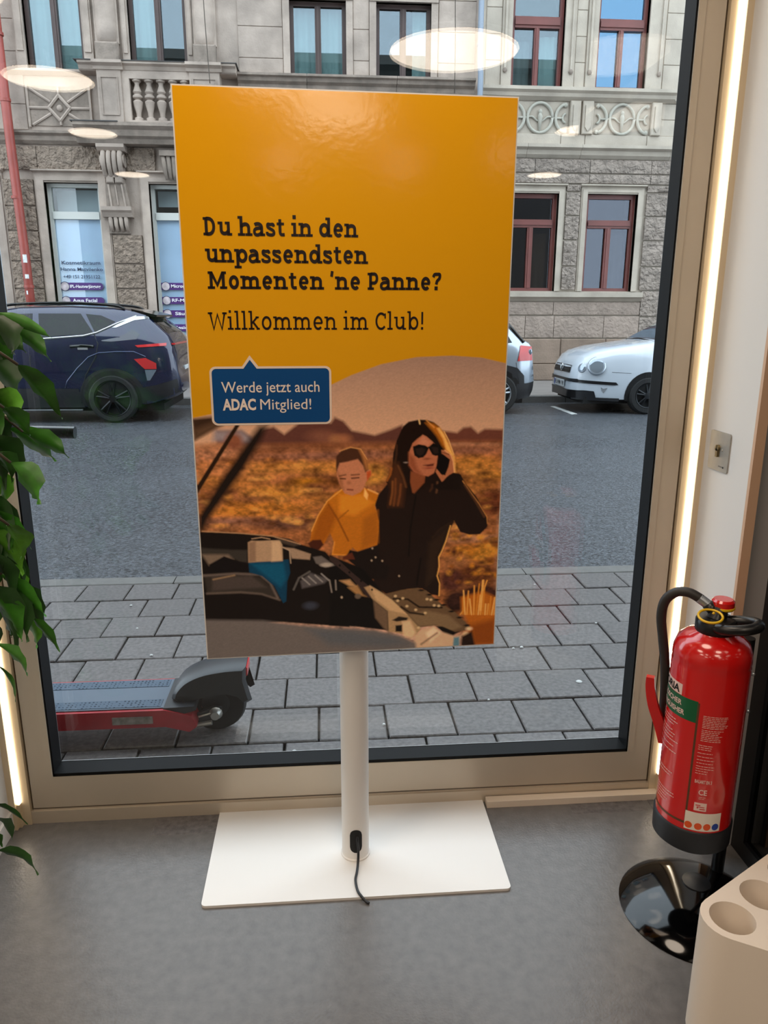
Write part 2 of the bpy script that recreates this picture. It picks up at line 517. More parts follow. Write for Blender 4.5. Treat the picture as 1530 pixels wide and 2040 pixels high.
def wall_holes(x0, x1, z0, z1, holes, y0, y1):
    xs = sorted({x0, x1, *[h[0] for h in holes], *[h[1] for h in holes]})
    zs = sorted({z0, z1, *[h[2] for h in holes], *[h[3] for h in holes]})
    b = MB()
    for a, c in zip(xs, xs[1:]):
        run = None
        for e, g in zip(zs, zs[1:]):
            solid = not any(h[0] <= (a + c) / 2 <= h[1] and h[2] <= (e + g) / 2 <= h[3] for h in holes)
            if solid and run is None: run = e
            if not solid and run is not None:
                b.box(a, c, y0, y1, run, e); run = None
        if run is not None: b.box(a, c, y0, y1, run, zs[-1])
    return b
def ashlar(root, m, x0, x1, zs, proud=.02, splits=None, c=.008, shift=0):
    """courses of dressed blocks between the heights zs; every block its own part"""
    for k, (a, b) in enumerate(zip(zs, zs[1:])):
        cut = [x0, x1]
        if splits:
            n = max(1, round((x1 - x0) / splits))
            st = (x1 - x0) / n
            cut = [x0] + [x0 + st * (i + (.5 if (k + shift) % 2 else 0)) for i in range(0 if (k + shift) % 2 else 1, n)] + [x1]
        for p, q in zip(cut, cut[1:]):
            MB().cbox(p + .004, q - .004, YF - proud, YF + .01, a + .004, b - .004, c).build('stone_block', m, root)
def rock(root, m, x0, x1, z0, z1, proud=.07, nx=6, nz=4, amp=.035):
    """rock-faced block: chamfered rim and an uneven face"""
    b = MB()
    x0 += .006; x1 -= .006; z0 += .016; z1 -= .016
    v = []
    for j in range(nz + 1):
        for i in range(nx + 1):
            e = (i in (0, nx)) or (j in (0, nz))
            v.append((x0 + (x1 - x0) * i / nx, YF - (proud * .8 if e else proud + rnd.uniform(-amp, amp)), z0 + (z1 - z0) * j / nz))
    k = len(v)
    f = [(j * (nx + 1) + i, j * (nx + 1) + i + 1, (j + 1) * (nx + 1) + i + 1, (j + 1) * (nx + 1) + i) for j in range(nz) for i in range(nx)]
    v += [(x0, YF + .01, z0), (x1, YF + .01, z0), (x1, YF + .01, z1), (x0, YF + .01, z1)]
    c = [0, nx, (nz + 1) * (nx + 1) - 1, nz * (nx + 1)]
    bot = [i for i in range(nx + 1)]; top = [nz * (nx + 1) + i for i in range(nx + 1)]
    lef = [j * (nx + 1) for j in range(nz + 1)]; rig = [j * (nx + 1) + nx for j in range(nz + 1)]
    f += [tuple(bot[::-1]) + (k, k + 1), tuple(top) + (k + 2, k + 3), tuple(lef) + (k + 3, k), tuple(rig[::-1]) + (k + 1, k + 2)]
    return b.add(v, f).build('stone_block', m, root, True)
def rocks(root, m, x0, x1, zs, **kw):
    for a, b in zip(zs, zs[1:]):
        rock(root, m, x0, x1, a, b, **kw)
def mould(root, m, x0, x1, prof, name='cornice', ends=0):
    """horizontal moulding; prof = (projection from the wall, z) from top to bottom"""
    b = MB()
    p = [(YF - d, z) for d, z in prof]
    p += [(YF + .02, prof[-1][1]), (YF + .02, prof[0][1])]
    b.prism(p, 'x', x0, x1)
    return b.build(name, m, root)

M_pane = glass_mat('street_window_glass', .10, (.72, .80, .80), 0, (.8, .9, 1))
M_pane_sky = glass_mat('street_window_glass_sky_tint', .22, (.3, .33, .36), 0, (.38, .68, 1))  # blue mirror tint stands in for a reflected patch of blue sky
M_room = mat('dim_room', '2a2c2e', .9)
M_curt = mat('net_curtain', 'b9c6c6', .85, noise=(3, .05))
M_curt_d = mat('grey_curtain', '7f7f80', .85)
M_fbrown = mat('brown_window_wood', '4a3a36', .5, noise=(3, .15))
M_fred = mat('oxblood_window_wood', '6e3a34', .42, noise=(4, .12))
M_fwhite = mat('white_window_frame', 'c9cac4', .5)
def window(root, x0, x1, z0, z1, m, fw=.09, mull=.10, transom=None, pane=None, curtain=None, rec=.14, curt_side=None, split_lower=True):
    y = YF + rec
    b = MB()
    b.box(x0, x0 + fw, y - .03, y + .06, z0, z1).box(x1 - fw, x1, y - .03, y + .06, z0, z1)
    b.box(x0 + fw, x1 - fw, y - .03, y + .06, z0, z0 + fw * .8).box(x0 + fw, x1 - fw, y - .03, y + .06, z1 - fw, z1)
    cx = (x0 + x1) / 2
    cells = []
    zl = z0 + fw * .8; zt = z1 - fw
    if transom:
        b.box(x0 + fw, x1 - fw, y - .05, y + .06, transom[0], transom[1])
        if m is M_fred:
            b.box(x0 + fw, x1 - fw, y - .075, y - .05, transom[0] + .05, transom[1] - .05)
        cells.append((x0 + fw, x1 - fw, transom[1], zt)); zt = transom[0]
    if mull:
        b.box(cx - mull / 2, cx + mull / 2, y - .04, y + .06, zl, zt)
        b.box(cx - mull * .2, cx + mull * .2, y - .055, y - .04, zl, zt)
        cells += [(x0 + fw, cx - mull / 2, zl, zt), (cx + mull / 2, x1 - fw, zl, zt)]
    else:
        cells.append((x0 + fw, x1 - fw, zl, zt))
    w_ = b.build('window', m, root)
    for a, c, e, g in cells:
        part('pane', pane or M_pane, w_, (a - .005, c + .005, y + .02, y + .028, e - .005, g + .005))
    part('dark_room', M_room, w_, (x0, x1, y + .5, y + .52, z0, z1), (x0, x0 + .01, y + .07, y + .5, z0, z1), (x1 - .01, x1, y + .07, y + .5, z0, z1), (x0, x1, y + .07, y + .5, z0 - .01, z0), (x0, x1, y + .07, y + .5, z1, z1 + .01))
    if curtain:
        for cm, ca, cb_, cz in curtain:
            cb = MB(); n = max(6, int((cb_ - ca) / .035)); v = []
            for i in range(n + 1):
                xx = ca + (cb_ - ca) * i / n
                yy = y + .12 + .018 * math.sin(i * 1.5) + .008 * math.sin(i * .7)
                v += [(xx, yy, z0), (xx, yy, cz), (xx, yy + .004, cz), (xx, yy + .004, z0)]
            f = []
            for i in range(n):
                o = i * 4
                f += [(o, o + 4, o + 5, o + 1), (o + 1, o + 5, o + 6, o + 2), (o + 2, o + 6, o + 7, o + 3)]
            cb.add(v, f).build('curtain', cm, w_, 'all')
    return w_
def surround(root, m, x0, x1, z0, z1, wd=.14, proud=.07, top=True):
    """moulded stone frame: two steps on the sides and the lintel"""
    for a, b in ((x0 - wd, x0), (x1, x1 + wd)):
        MB().box(a, b, YF - proud * .6, YF + .1, z0, z1 + (wd if top else 0)).box(a + (.03 if a < x0 else 0), b - (0 if a < x0 else .03), YF - proud, YF, z0, z1 + wd * .6).build('window_surround', m, root)
    if top:
        MB().box(x0, x1, YF - proud * .6, YF + .1, z1, z1 + wd).box(x0, x1, YF - proud, YF, z1 + .03, z1 + wd * .6).build('window_surround', m, root)
        MB().prism([(YF - proud - .05, z1 + wd + .045), (YF - proud - .05, z1 + wd + .02), (YF - proud * .7, z1 + wd), (YF + .02, z1 + wd), (YF + .02, z1 + wd + .045)], 'x', x0 - wd - .03, x1 + wd + .03).build('window_surround', m, root)

# ---- house with the balcony
A = thing('apartment_house', 'weathered sandstone house with balcony, brown windows and cosmetics studio below', 'building', (-2.5, YF, 0))
upper = [(-5.44, -4.38, 5.88, 7.95), (-3.53, -2.46, 5.70, 7.95), (-.51, .57, 5.89, 7.22), (1.15, 2.22, 5.88, 7.22)]
ground = [(-7.30, -6.33, .95, 3.92), (-5.37, -4.33, .95, 3.92), (-3.36, -2.36, .95, 3.92), (-.55, .55, .95, 3.9), (1.2, 2.25, .95, 3.9)]
wall_holes(-12, 3.22, 0, 11, upper + ground, YF, YF + .5).build('wall', S_warm, A)
for i, (x0, x1, z0, z1) in enumerate(upper):
    cur = [(M_curt, x0 + .06, x1 - .06, z1)]
    if i == 1: cur = [(M_curt, x0 + .06, (x0 + x1) / 2 - .02, z1)]
    if i == 3: cur = [(M_curt, (x0 + x1) / 2 + .2, x1 - .06, z1)]
    window(A, x0, x1, z0, z1, M_fbrown, .075, .115, None, None, cur)
M_pane_clear = glass_mat('studio_window_glass', .05, (.95, .97, .97))
M_shade = mat('pale_window_film', 'b4cdea', .55, noise=(2, .06))
M_text = mat('dark_lettering', '38405c', .6)
M_purple = mat('purple_print', '4a1f6e', .5)
M_wtext = mat('white_lettering', 'f2f0f5', .6)
M_photo = mat('pale_round_photo', 'c9bcc0', .6, noise=(9, .35, 3))
YP = YF + .15
def gtext(root, body, x0, x1, z, h, m, bold=0., dy=0.):
    v, f = fit_text(body, x0, x1, z, h, bold)
    for vv, ff in words(v, f, h):
        MB().add([(p[0], YP - .012 - dy, p[1]) for p in vv], ff).build('lettering', m, root)
def badge(root, x0, x1, z0, z1, cx, rounded=True):
    r = (z1 - z0) / 2; pts = [(x0, z0)]
    if rounded:
        pts += [(x1 - r + r * math.sin(a), (z0 + z1) / 2 - r * math.cos(a)) for a in [math.pi * k / 10 for k in range(11)]]
    else:
        pts += [(x1, z0), (x1, z1)]
    pts += [(x0, z1)]
    MB().prism(pts, 'y', YP - .010, YP - .006).build('banner', M_purple, root)
    MB().lathe([(0, -.014), (r * 1.25, -.014), (r * 1.3, -.008)], (cx, YP, (z0 + z1) / 2), 'y', 20).build('photo_rim', M_text, root)
    MB().lathe([(0, -.016), (r * 1.12, -.016), (r * 1.15, -.012)], (cx, YP, (z0 + z1) / 2), 'y', 20).build('round_photo', M_photo, root)
for i, (x0, x1, z0, z1) in enumerate(ground):
    surround(A, S_warm, x0, x1, z0, z1, .18 if i != 4 else .16)
    if i in (0, 1, 2):
        w_ = window(A, x0, x1, z0, z1, M_fwhite, .07, 0, (3.26, 3.40), M_pane_clear, None, .15)
        part('window_film', M_shade, w_, (x0 + .07, x1 - .07, YP + .032, YP + .036, z0 + .05, 3.26))
        part('upper_blind', mat('pale_blind', 'b4c2c8', .8), w_, (x0 + .07, x1 - .07, YP + .30, YP + .304, 3.40 if i == 1 else 3.55, 3.85))
        if i == 1:
            gtext(w_, 'Kosmetikraum', -5.24, -4.475, 2.40, .072, M_text, .016)
            gtext(w_, 'Hanna Matviienko', -5.27, -4.438, 2.276, .068, M_text, .016)
            gtext(w_, '+49 151 21951122', -5.232, -4.50, 2.13, .068, M_text, .016)
            badge(w_, -5.332, -4.455, 1.90, 2.046, -5.22)
            gtext(w_, 'IPL-Hautverjüngung', -5.118, -4.507, 1.945, .062, M_wtext, .02, .008)
            badge(w_, -5.335, -4.455, 1.62, 1.76, -5.22)
            gtext(w_, 'Aqua Facial', -5.09, -4.60, 1.665, .068, M_wtext, .02, .008)
        if i == 2:
            for z, tx, xe in ((1.913, 'Microneedling', -2.52), (1.631, 'RF-MICRO', -2.55), (1.365, 'Säure', -2.72), (1.082, 'Gesicht', -2.70)):
                badge(w_, -3.30, -2.44, z, z + .14, -3.197)
                xs = {'Säure': -3.04}.get(tx, -3.088)
                gtext(w_, tx, xs, xe, z + .045, .065, M_wtext, .02, .008)
    else:
        window(A, x0, x1, z0, z1, M_fbrown, .08, .1, (3.2, 3.35), None, [(M_curt_d, x0 + .08, x1 - .08, z1)])
# upper floor masonry
for x0, x1, sp in ((-7.5, -5.62, .95), (-1.50, -.64, None), (.70, 1.02, None), (2.36, 3.10, None)):
    ashlar(A, S_warm, x0, x1, [5.9, 6.20, 6.74, 7.28, 7.82, 8.4], .02, sp)
for x in (-.64, .57, 1.02, 2.22):
    MB().box(x, x + .13 if x in (.57, 2.22) else x + .13, YF - .045, YF + .1, 5.9, 7.4).build('window_jamb', S_warm, A)
MB().box(-.64, .70, YF - .07, YF + .1, 7.22, 7.45).build('lintel', S_warm, A)
MB().box(1.02, 2.35, YF - .07, YF + .1, 7.22, 7.45).build('lintel', S_warm, A)
for x0, x1 in ((-5.62, -5.44), (-4.38, -4.20), (-3.66, -3.53), (-2.46, -2.33)):
    MB().box(x0, x1, YF - .06, YF + .12, 5.9, 8.2).box(x0 + .03, x1 - .03, YF - .085, YF, 6.2, 8.2).build('window_jamb', S_warm, A)
# engaged half columns on pedestals
for cx in (-3.93, -2.12):
    MB().lathe([(.0, 6.36), (.15, 6.36), (.19, 6.42), (.205, 6.55), (.20, 7.0), (.20, 8.2)], (cx, YF + .02, 0), n=16, a0=math.pi, a1=2 * math.pi).build('half_column', S_warm, A, True)
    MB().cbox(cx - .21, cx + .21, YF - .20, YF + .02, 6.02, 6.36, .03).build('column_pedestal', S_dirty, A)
    MB().box(cx - .22, cx + .22, YF - .06, YF + .1, 6.36, 8.2).build('column_backing', S_warm, A)
# balcony
YB = 16.05
MB().prism([(YB - .10, 5.97), (YB - .10, 5.93), (YB - .04, 5.90), (YB - .01, 5.84), (YB + .02, 5.82), (YF + .02, 5.82), (YF + .02, 5.97)], 'x', -4.42, -1.53).build('balcony_handrail', S_warm, A)
for x0, x1 in ((-4.10, -3.66), (-2.40, -1.84)):
    MB().prism([(YB - .16, 5.97), (YB - .16, 5.92), (YB - .08, 5.88), (YB - .06, 5.83), (YB + .1, 5.83), (YB + .1, 5.97)], 'x', x0 - .05, x1 + .05).build('handrail_cap', S_warm, A)
    pr = MB().box(x0, x1, YB - .03, YF + .02, 4.92, 5.83).build('balcony_pier', S_warm, A)
    MB().box(x0 + .06, x0 + .075, YB - .05, YB - .03, 5.07, 5.70).box(x1 - .075, x1 - .06, YB - .05, YB - .03, 5.07, 5.70).box(x0 + .06, x1 - .06, YB - .05, YB - .03, 5.06, 5.075).box(x0 + .06, x1 - .06, YB - .05, YB - .03, 5.70, 5.715).build('panel_moulding', S_warm, pr)
MB().box(-3.66, -3.52, YB, YF, 4.92, 5.83).box(-3.52, -2.40, YB, YF - .1, 5.70, 5.83).box(-3.52, -2.40, YB, YF - .1, 4.88, 4.99).box(-3.52, -2.40, YB + .2, YF, 4.9, 5.8).build('balcony_parapet', S_warm, A)
prof = [(.0, 0), (.085, 0), (.085, .05), (.045, .07), (.05, .14), (.085, .27), (.095, .33), (.05, .37), (.095, .40), (.095, .43), (.06, .46), (.085, .50), (.06, .56), (.04, .62), (.05, .66), (.085, .68), (.085, .71), (0, .71)]
base = MB().lathe(prof, (0, 0, 0), n=12).build('baluster', S_warm, A, True)
for k in range(5):
    o = base if k == 0 else base.copy()
    if k: COL.objects.link(o)
    o.location = Vector((-3.40 + k * .222, YB + .09, 4.99))
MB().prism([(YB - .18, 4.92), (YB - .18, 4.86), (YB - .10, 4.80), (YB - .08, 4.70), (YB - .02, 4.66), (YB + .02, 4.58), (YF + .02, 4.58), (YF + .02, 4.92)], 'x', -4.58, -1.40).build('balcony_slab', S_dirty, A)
part('metal_flashing', mat('lead_flashing', '3c3a3a', .6), A, (-4.62, -3.75, YB - .2, YF, 4.918, 4.935), (-4.48, -1.50, YB - .12, YF, 5.968, 5.98))
# carved star panel
sp = MB().box(-5.50, -4.36, YF - .02, YF + .1, 4.93, 5.62).build('star_relief', S_dirty, A)
b = MB()
cx, cz = -4.93, 5.24
for dx, dz in ((.57, .0), (-.57, 0), (.52, .33), (-.52, .33), (.52, -.30), (-.52, -.30), (0, .36), (0, -.30)):
    L = math.hypot(dx, dz); ux, uz = dx / L, dz / L
    s0 = .19
    b.tube([(cx + ux * s0, YF - .03, cz + uz * s0), (cx + dx, YF - .03, cz + dz)], .026, 6)
q = [(cx - .2, cz), (cx, cz + .22), (cx + .2, cz), (cx, cz - .22)]
for p1, p2 in zip(q, q[1:] + q[:1]):
    b.tube([(p1[0], YF - .035, p1[1]), (p2[0], YF - .035, p2[1])], .032, 6)
b.sphere((cx, YF - .03, cz), (.06, .04, .06), 8, 6)
b.build('carved_star', S_warm, sp)
for q in ((-5.53, -5.49, YF - .05, YF, 4.9, 5.64), (-4.37, -4.33, YF - .05, YF, 4.9, 5.64)):
    part('panel_rib', S_warm, sp, q)
ashlar(A, S_warm, -7.5, -5.55, [4.85, 5.30, 5.88], .02)
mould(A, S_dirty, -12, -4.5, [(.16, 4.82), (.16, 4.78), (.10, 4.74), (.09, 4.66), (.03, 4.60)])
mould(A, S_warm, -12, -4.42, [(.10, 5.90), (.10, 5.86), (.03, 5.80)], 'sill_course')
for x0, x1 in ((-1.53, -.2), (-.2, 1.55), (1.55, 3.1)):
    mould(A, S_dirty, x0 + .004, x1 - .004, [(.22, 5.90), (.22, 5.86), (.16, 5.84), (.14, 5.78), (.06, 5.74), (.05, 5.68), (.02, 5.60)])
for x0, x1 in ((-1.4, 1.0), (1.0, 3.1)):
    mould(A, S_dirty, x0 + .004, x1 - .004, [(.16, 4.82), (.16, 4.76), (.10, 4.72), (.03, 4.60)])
# ground floor rock-faced masonry
for x0, x1 in ((-12, -8.2), (-8.2, -6.75), (-6.75, -5.45), (-5.45, -4.25), (-3.75, -3.2), (-2.7, -1.2), (-1.2, .4), (.4, 1.8), (1.8, 3.15)):
    rock(A, S_rough, x0, x1, 4.13, 4.58, nx=8, amp=.03)
zL = [.5, .95, 1.40, 1.92, 2.45, 3.02, 3.48, 3.98]
rocks(A, S_rough, -6.15, -5.57, zL); rocks(A, S_rough, -4.14, -3.56, [.5, .95, 1.40, 1.93, 2.41, 2.97]); rocks(A, S_rough, -2.16, -.75, zL); rocks(A, S_rough, .74, 1.02, zL, nx=3); rocks(A, S_rough, 2.44, 3.15, zL); rocks(A, S_rough, -8.6, -7.5, zL)
for i in range(11):
    MB().cbox(-12 + i * 1.38 + .005, -12 + (i + 1) * 1.38 - .005, YF - .10, YF, .0, .52, .02).build('plinth_stone', S_plinth, A)
# scroll brackets under the balcony
def console(cx):
    c = MB().prism([(YF - .34, 4.58), (YF - .34, 4.52), (YF - .26, 4.46), (YF + .02, 4.46), (YF + .02, 4.58)], 'x', cx - .26, cx + .26).box(cx - .19, cx + .19, YF - .2, YF + .02, 4.0, 4.46).build('scroll_bracket', S_warm, A)
    for k in range(4):
        x = cx - .155 + k * .103
        pts = smooth_pts([(x, YF - .16, 4.47), (x, YF - .27, 4.42), (x, YF - .30, 4.30), (x, YF - .27, 4.16), (x, YF - .17, 4.04)], 5)
        MB().tube(pts, .048, 8).build('scroll_rib', S_warm, c, 'all')
    for s_ in (-1, 1):
        MB().lathe([(0, -.03), (.1, -.03), (.12, 0), (.12, .03)], (cx + s_ * .2, YF - .17, 4.30), 'x', 14).build('scroll_eye', S_warm, c, True)
    MB().cbox(cx - .16, cx - .01, YF - .2, YF, 3.90, 4.02, .02).cbox(cx + .01, cx + .16, YF - .2, YF, 3.90, 4.02, .02).build('bracket_guttae', S_warm, c)
    MB().prism([(cx - .19, 3.90), (cx + .19, 3.90), (cx + .26, 3.46), (cx - .20, 3.46)], 'y', YF - .14, YF + .02).build('bracket_leaf', S_dirty, c)
    MB().tube([(cx - .13, YF - .15, 3.88), (cx - .10, YF - .15, 3.48)], .02, 6).tube([(cx + .12, YF - .15, 3.88), (cx + .17, YF - .15, 3.48)], .02, 6).tube([(cx, YF - .15, 3.86), (cx + .03, YF - .15, 3.5)], .015, 6).build('leaf_vein', S_warm, c)
    MB().prism([(YF - .24, 3.47), (YF - .24, 3.40), (YF - .20, 3.36), (YF - .16, 3.28), (YF + .02, 3.28), (YF + .02, 3.47)], 'x', cx - .29, cx + .29).build('bracket_abacus', S_warm, c)
    for k in range(4):
        MB().tube([(cx - .15 + k * .1, YF - .12, 3.27), (cx - .14 + k * .1, YF - .15, 3.14), (cx - .13 + k * .1, YF - .10, 3.02)], [.045, .038, .03], 8).build('scroll_rib', S_warm, c, 'all')
    MB().box(cx - .2, cx + .2, YF - .09, YF + .02, 2.98, 3.28).build('bracket_neck', S_dirty, c)
console(-3.98)
console(-1.98)
# keystone bracket above the second studio window
c = MB().box(-3.08, -2.66, YF - .24, YF, 4.40, 4.50).build('keystone', S_dirty, A)
for k in range(4):
    MB().tube([(-3.02 + k * .1, YF - .17, 4.40), (-2.99 + k * .085, YF - .16, 4.1), (-2.97 + k * .075, YF - .13, 3.98)], [.045, .04, .03], 8).build('keystone_rib', S_dirty, c, 'all')

# ---- pale house with the oxblood windows
B = thing('town_house', 'pale stone house with oxblood windows and carved relief band', 'building', (5.6, YF, 0))
up = [(3.82, 4.87, 5.82, 8.0), (5.54, 6.57, 5.83, 8.0)]
gr = [(3.86, 4.94, 1.92, 3.86), (5.54, 6.62, 1.92, 3.86)]
wall_holes(3.24, 12, 0, 11, up + gr, YF, YF + .5).build('wall', S_grey, B)
window(B, *up[0], M_fred, .075, .10, (6.90, 7.10), None, [(M_curt_d, 3.9, 4.25, 6.7), (M_curt, 4.45, 4.8, 6.8)])
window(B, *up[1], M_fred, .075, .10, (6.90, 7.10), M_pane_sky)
M_pane_dim = glass_mat('dim_window_glass', .07, (.5, .5, .5), 0, (.8, .85, 1))
window(B, *gr[0], M_fred, .085, .12, (3.20, 3.36), M_pane_dim, [(mat('tan_curtain', '8a7358', .85), 4.45, 4.8, 3.1)])
window(B, *gr[1], M_fred, .085, .12, (3.20, 3.36), M_pane_dim, [(M_curt_d, 6.15, 6.5, 3.1)])
for x0, x1 in ((3.30, 3.62), (5.10, 5.32), (6.92, 7.9), (7.9, 9.2)):
    ashlar(B, S_grey, x0, x1, [5.82, 6.28, 6.74, 7.20, 7.66, 8.2], .02)
for x0, x1 in ((3.62, 3.82), (4.87, 5.09), (5.33, 5.54), (6.57, 6.90)):
    j = MB().box(x0, x1, YF - .05, YF + .12, 5.82, 8.2).build('window_jamb', S_grey, B)
    xm = x0 + .05 if x1 in (3.82, 5.54) else x1 - .09
    MB().box(xm, xm + .04, YF - .085, YF - .05, 6.12, 8.2).build('jamb_moulding', S_grey, j)
    MB().sphere((xm + .02, YF - .07, 6.10), (.045, .03, .05), 8, 6).build('moulding_stop', S_dirty, j)
mould(B, S_grey, 3.24, 7.2, [(.20, 5.80), (.20, 5.74), (.14, 5.70), (.12, 5.64), (.03, 5.58)], 'sill_course')
mould(B, S_grey, 7.2, 12, [(.10, 5.76), (.10, 5.62), (.03, 5.58)], 'sill_course')
for x0, x1 in ((5.06, 5.27), (5.31, 5.53), (6.75, 6.95)):
    pl = MB().cbox(x0, x1, YF - .10, YF, 4.97, 5.58, .015).build('pilaster', S_grey, B)
    MB().prism([(x0 + .05, 5.50), (x1 - .05, 5.50), (x1 - .05, 5.10), ((x0 + x1) / 2, 5.02), (x0 + .05, 5.10)], 'y', YF - .125, YF - .10).build('pilaster_panel', S_grey, pl)
ashlar(B, S_grey, 6.97, 9.2, [4.97, 5.28, 5.58], .02, 1.1)
M_relief = mat('relief_stone', 'aaa69a', .85, noise=(4, .1), bump=(40, .25, .01))
def relief(x0, x1, name='carved_relief'):
    base = MB().box(x0, x1, YF - .012, YF + .02, 4.97, 5.56).build(name, S_grey, B)
    cx, cz = (x0 + x1) / 2, 5.265
    def ring(pts, r=.032, nm='relief_scroll'):
        MB().tube([(p[0], YF - .035, p[1]) for p in pts], r, 6, sq=(1, 1.2, 1)).build(nm, M_relief, base, 'all')
    ring([(cx + .255 * math.cos(a), cz + .275 * math.sin(a)) for a in [2 * math.pi * k / 28 for k in range(29)]], nm='relief_oval')
    for s_ in (-1, 1):
        pts = [(cx + s_ * (.58 - .26 * math.cos(a)), cz + .27 * math.sin(a)) for a in [-1.25 + 2.5 * k / 14 for k in range(15)]]
        ring(pts)
        MB().sphere((pts[-1][0] + s_ * .02, YF - .04, pts[-1][1] - .015), (.045, .035, .045), 8, 6).build('relief_volute', M_relief, base)
        MB().sphere((pts[0][0] + s_ * .02, YF - .04, pts[0][1] + .015), (.045, .035, .045), 8, 6).build('relief_volute', M_relief, base)
        ring([(cx + s_ * .26, cz), (cx + s_ * .47, cz)], .02)
        ring([(cx + s_ * (.54 - .075 * math.cos(a)), cz + .085 * math.sin(a)) for a in [-1.4 + 2.8 * k / 8 for k in range(9)]], .022)
    MB().tube([(cx, YF - .04, cz - .26), (cx, YF - .05, cz - .08), (cx, YF - .06, cz + .02), (cx, YF - .05, cz + .08)], [.018, .034, .05, .03], 8).sphere((cx, YF - .05, cz + .11), (.04, .035, .05), 8, 6).build('relief_bud', M_relief, base, 'all')
    ring(smooth_pts([(cx - .25, cz + .01, 0), (cx - .16, cz + .02, 0), (cx - .06, cz - .05, 0), (cx, cz - .06, 0), (cx + .06, cz - .05, 0), (cx + .16, cz + .02, 0), (cx + .25, cz + .01, 0)], 3), .018)
    return base
relief(3.86, 5.04)
relief(5.55, 6.74)
for x0, x1 in ((3.25, 4.9), (4.9, 5.4), (5.4, 6.7), (6.7, 8.0)):
    MB().cbox(x0 + .004, x1 - .004, YF - .05, YF, 4.76, 4.97, .01).build('stone_band', S_grey, B)
for x0, x1 in ((3.24, 4.20), (4.20, 5.32), (5.32, 7.2), (7.2, 12)):
    mould(B, S_grey, x0 + .003, x1 - .003, [(.20, 4.76), (.20, 4.70), (.12, 4.66), (.10, 4.58), (.03, 4.52)])
for x0, x1 in ((3.3, 4.4), (4.4, 5.55), (5.55, 6.85), (6.85, 8.1)):
    rock(B, S_rgrey, x0, x1, 4.24, 4.52, nx=8, amp=.03); rock(B, S_rgrey, x0 - .0, x1 - .0, 4.04, 4.24, nx=8, nz=3, amp=.025)
for x0, x1, z0, z1 in gr:
    surround(B, S_grey, x0, x1, z0, z1, .13, .05)
zR = [1.94, 2.43, 2.95, 3.43, 3.89]
rocks(B, S_rgrey, 5.09, 5.39, zR + [4.04], nx=4); rocks(B, S_rgrey, 6.80, 7.55, zR + [4.04]); rocks(B, S_rgrey, 3.3, 3.70, zR, nx=4); rocks(B, S_rgrey, 7.55, 9, zR)
mould(B, S_grey, 3.24, 6.86, [(.14, 1.90), (.14, 1.80), (.08, 1.76), (.03, 1.71)], 'window_sill')
rocks(B, S_rgrey, 6.86, 7.6, [.93, 1.40, 1.94])
for x0, x1 in ((3.26, 4.95), (4.95, 6.86)):
    rock(B, S_ripple, x0, x1, 1.42, 1.71, .05, 8, 3, .012)
for x0, x1 in ((3.26, 4.35), (4.35, 4.98), (4.98, 6.08), (6.08, 6.86)):
    rock(B, S_ripple, x0, x1, .94, 1.42, .06, 8, 4, .012)
for k, (z0, z1) in enumerate(((.04, .40), (.40, .93))):
    x = 3.26
    i = 0
    while x < 9:
        wd = (1.15, .9, 1.35, 1.0)[(i + k) % 4] * (.6 if (k and not i) else 1)
        MB().cbox(x + .005, x + wd - .005, YF - .07, YF, z0 + .004, z1 - .004, .015).build('plinth_stone', S_plinth, B)
        x += wd; i += 1

# downpipes and hanging wires
M_rpipe = mat('red_downpipe_paint', '94433a', .45, noise=(6, .12))
t = thing('downpipe', 'red painted downpipe with stickers on the sandstone house', 'downpipe', (-5.88, YF - .2, 0))
MB().tube([(-5.78, YF - .27, .05), (-5.79, YF - .27, 2.5), (-5.83, YF - .27, 4.6), (-5.85, YF - .27, 9)], .085, 14).build('pipe', M_rpipe, t, 'all')
for z in (1.95, 3.6, 5.3, 6.4):
    MB().lathe([(.087, -.03), (.096, -.025), (.096, .025), (.087, .03)], (-5.785 if z < 3 else -5.83, YF - .27, z), n=14).build('pipe_clamp', M_rpipe, t, True)
M_stick = mat('sticker_white', 'd8dcdc', .5, noise=(30, .2))
for x, z, w_, h in ((-5.93, 2.40, .075, .15), (-5.91, 2.10, .07, .08), (-5.96, 1.80, .03, .07)):
    b = MB(); n = 5; v = []
    for i in range(n + 1):
        a = -1.9 + (x + 5.96) * 2 + w_ / .088 * i / n
        for zz in (z, z + h): v.append((-5.788 + .0885 * math.cos(a + .0), YF - .27 + .0885 * math.sin(a), zz))
    b.add(v, [(2 * i, 2 * i + 2, 2 * i + 3, 2 * i + 1) for i in range(n)]).build('sticker', M_stick, t)
t = thing('downpipe', 'blue-grey downpipe between the two stone houses', 'downpipe', (3.16, YF - .12, 5.2))
MB().tube([(3.17, YF - .12, .05), (3.17, YF - .12, 4.5), (3.165, YF - .30, 4.7), (3.165, YF - .30, 5.95), (3.17, YF - .14, 6.2), (3.17, YF - .12, 9)], .055, 12).build('pipe', mat('grey_pipe_paint', '7d8794', .45), t, 'all')
for z in (4.2, 6.5):
    MB().lathe([(.056, -.03), (.064, -.02), (.064, .02), (.056, .03)], (3.17, YF - .125, z), n=12).build('pipe_clamp', MATS['grey_pipe_paint'], t, True)
M_wire = mat('thin_wire', '4a4036', .6)
for pts, lab in (([(2.60, 15.9, 8.3), (2.60, 15.9, 7.2), (2.63, 15.95, 6.4), (2.66, 16.1, 5.6)], 'thin wire hanging in front of the stone wall above the poster'),
                 ([(-2.05, 15.9, 8.2), (-2.04, 15.85, 7.0), (-2.02, 15.85, 6.2), (-2.0, 15.86, 5.6)], 'thin wire hanging over the balcony pier')):
    tag(MB().tube(smooth_pts(pts, 5), .008, 6).build('hanging_wire', M_wire, None, 'all', origin=pts[-1]), lab, 'wire')

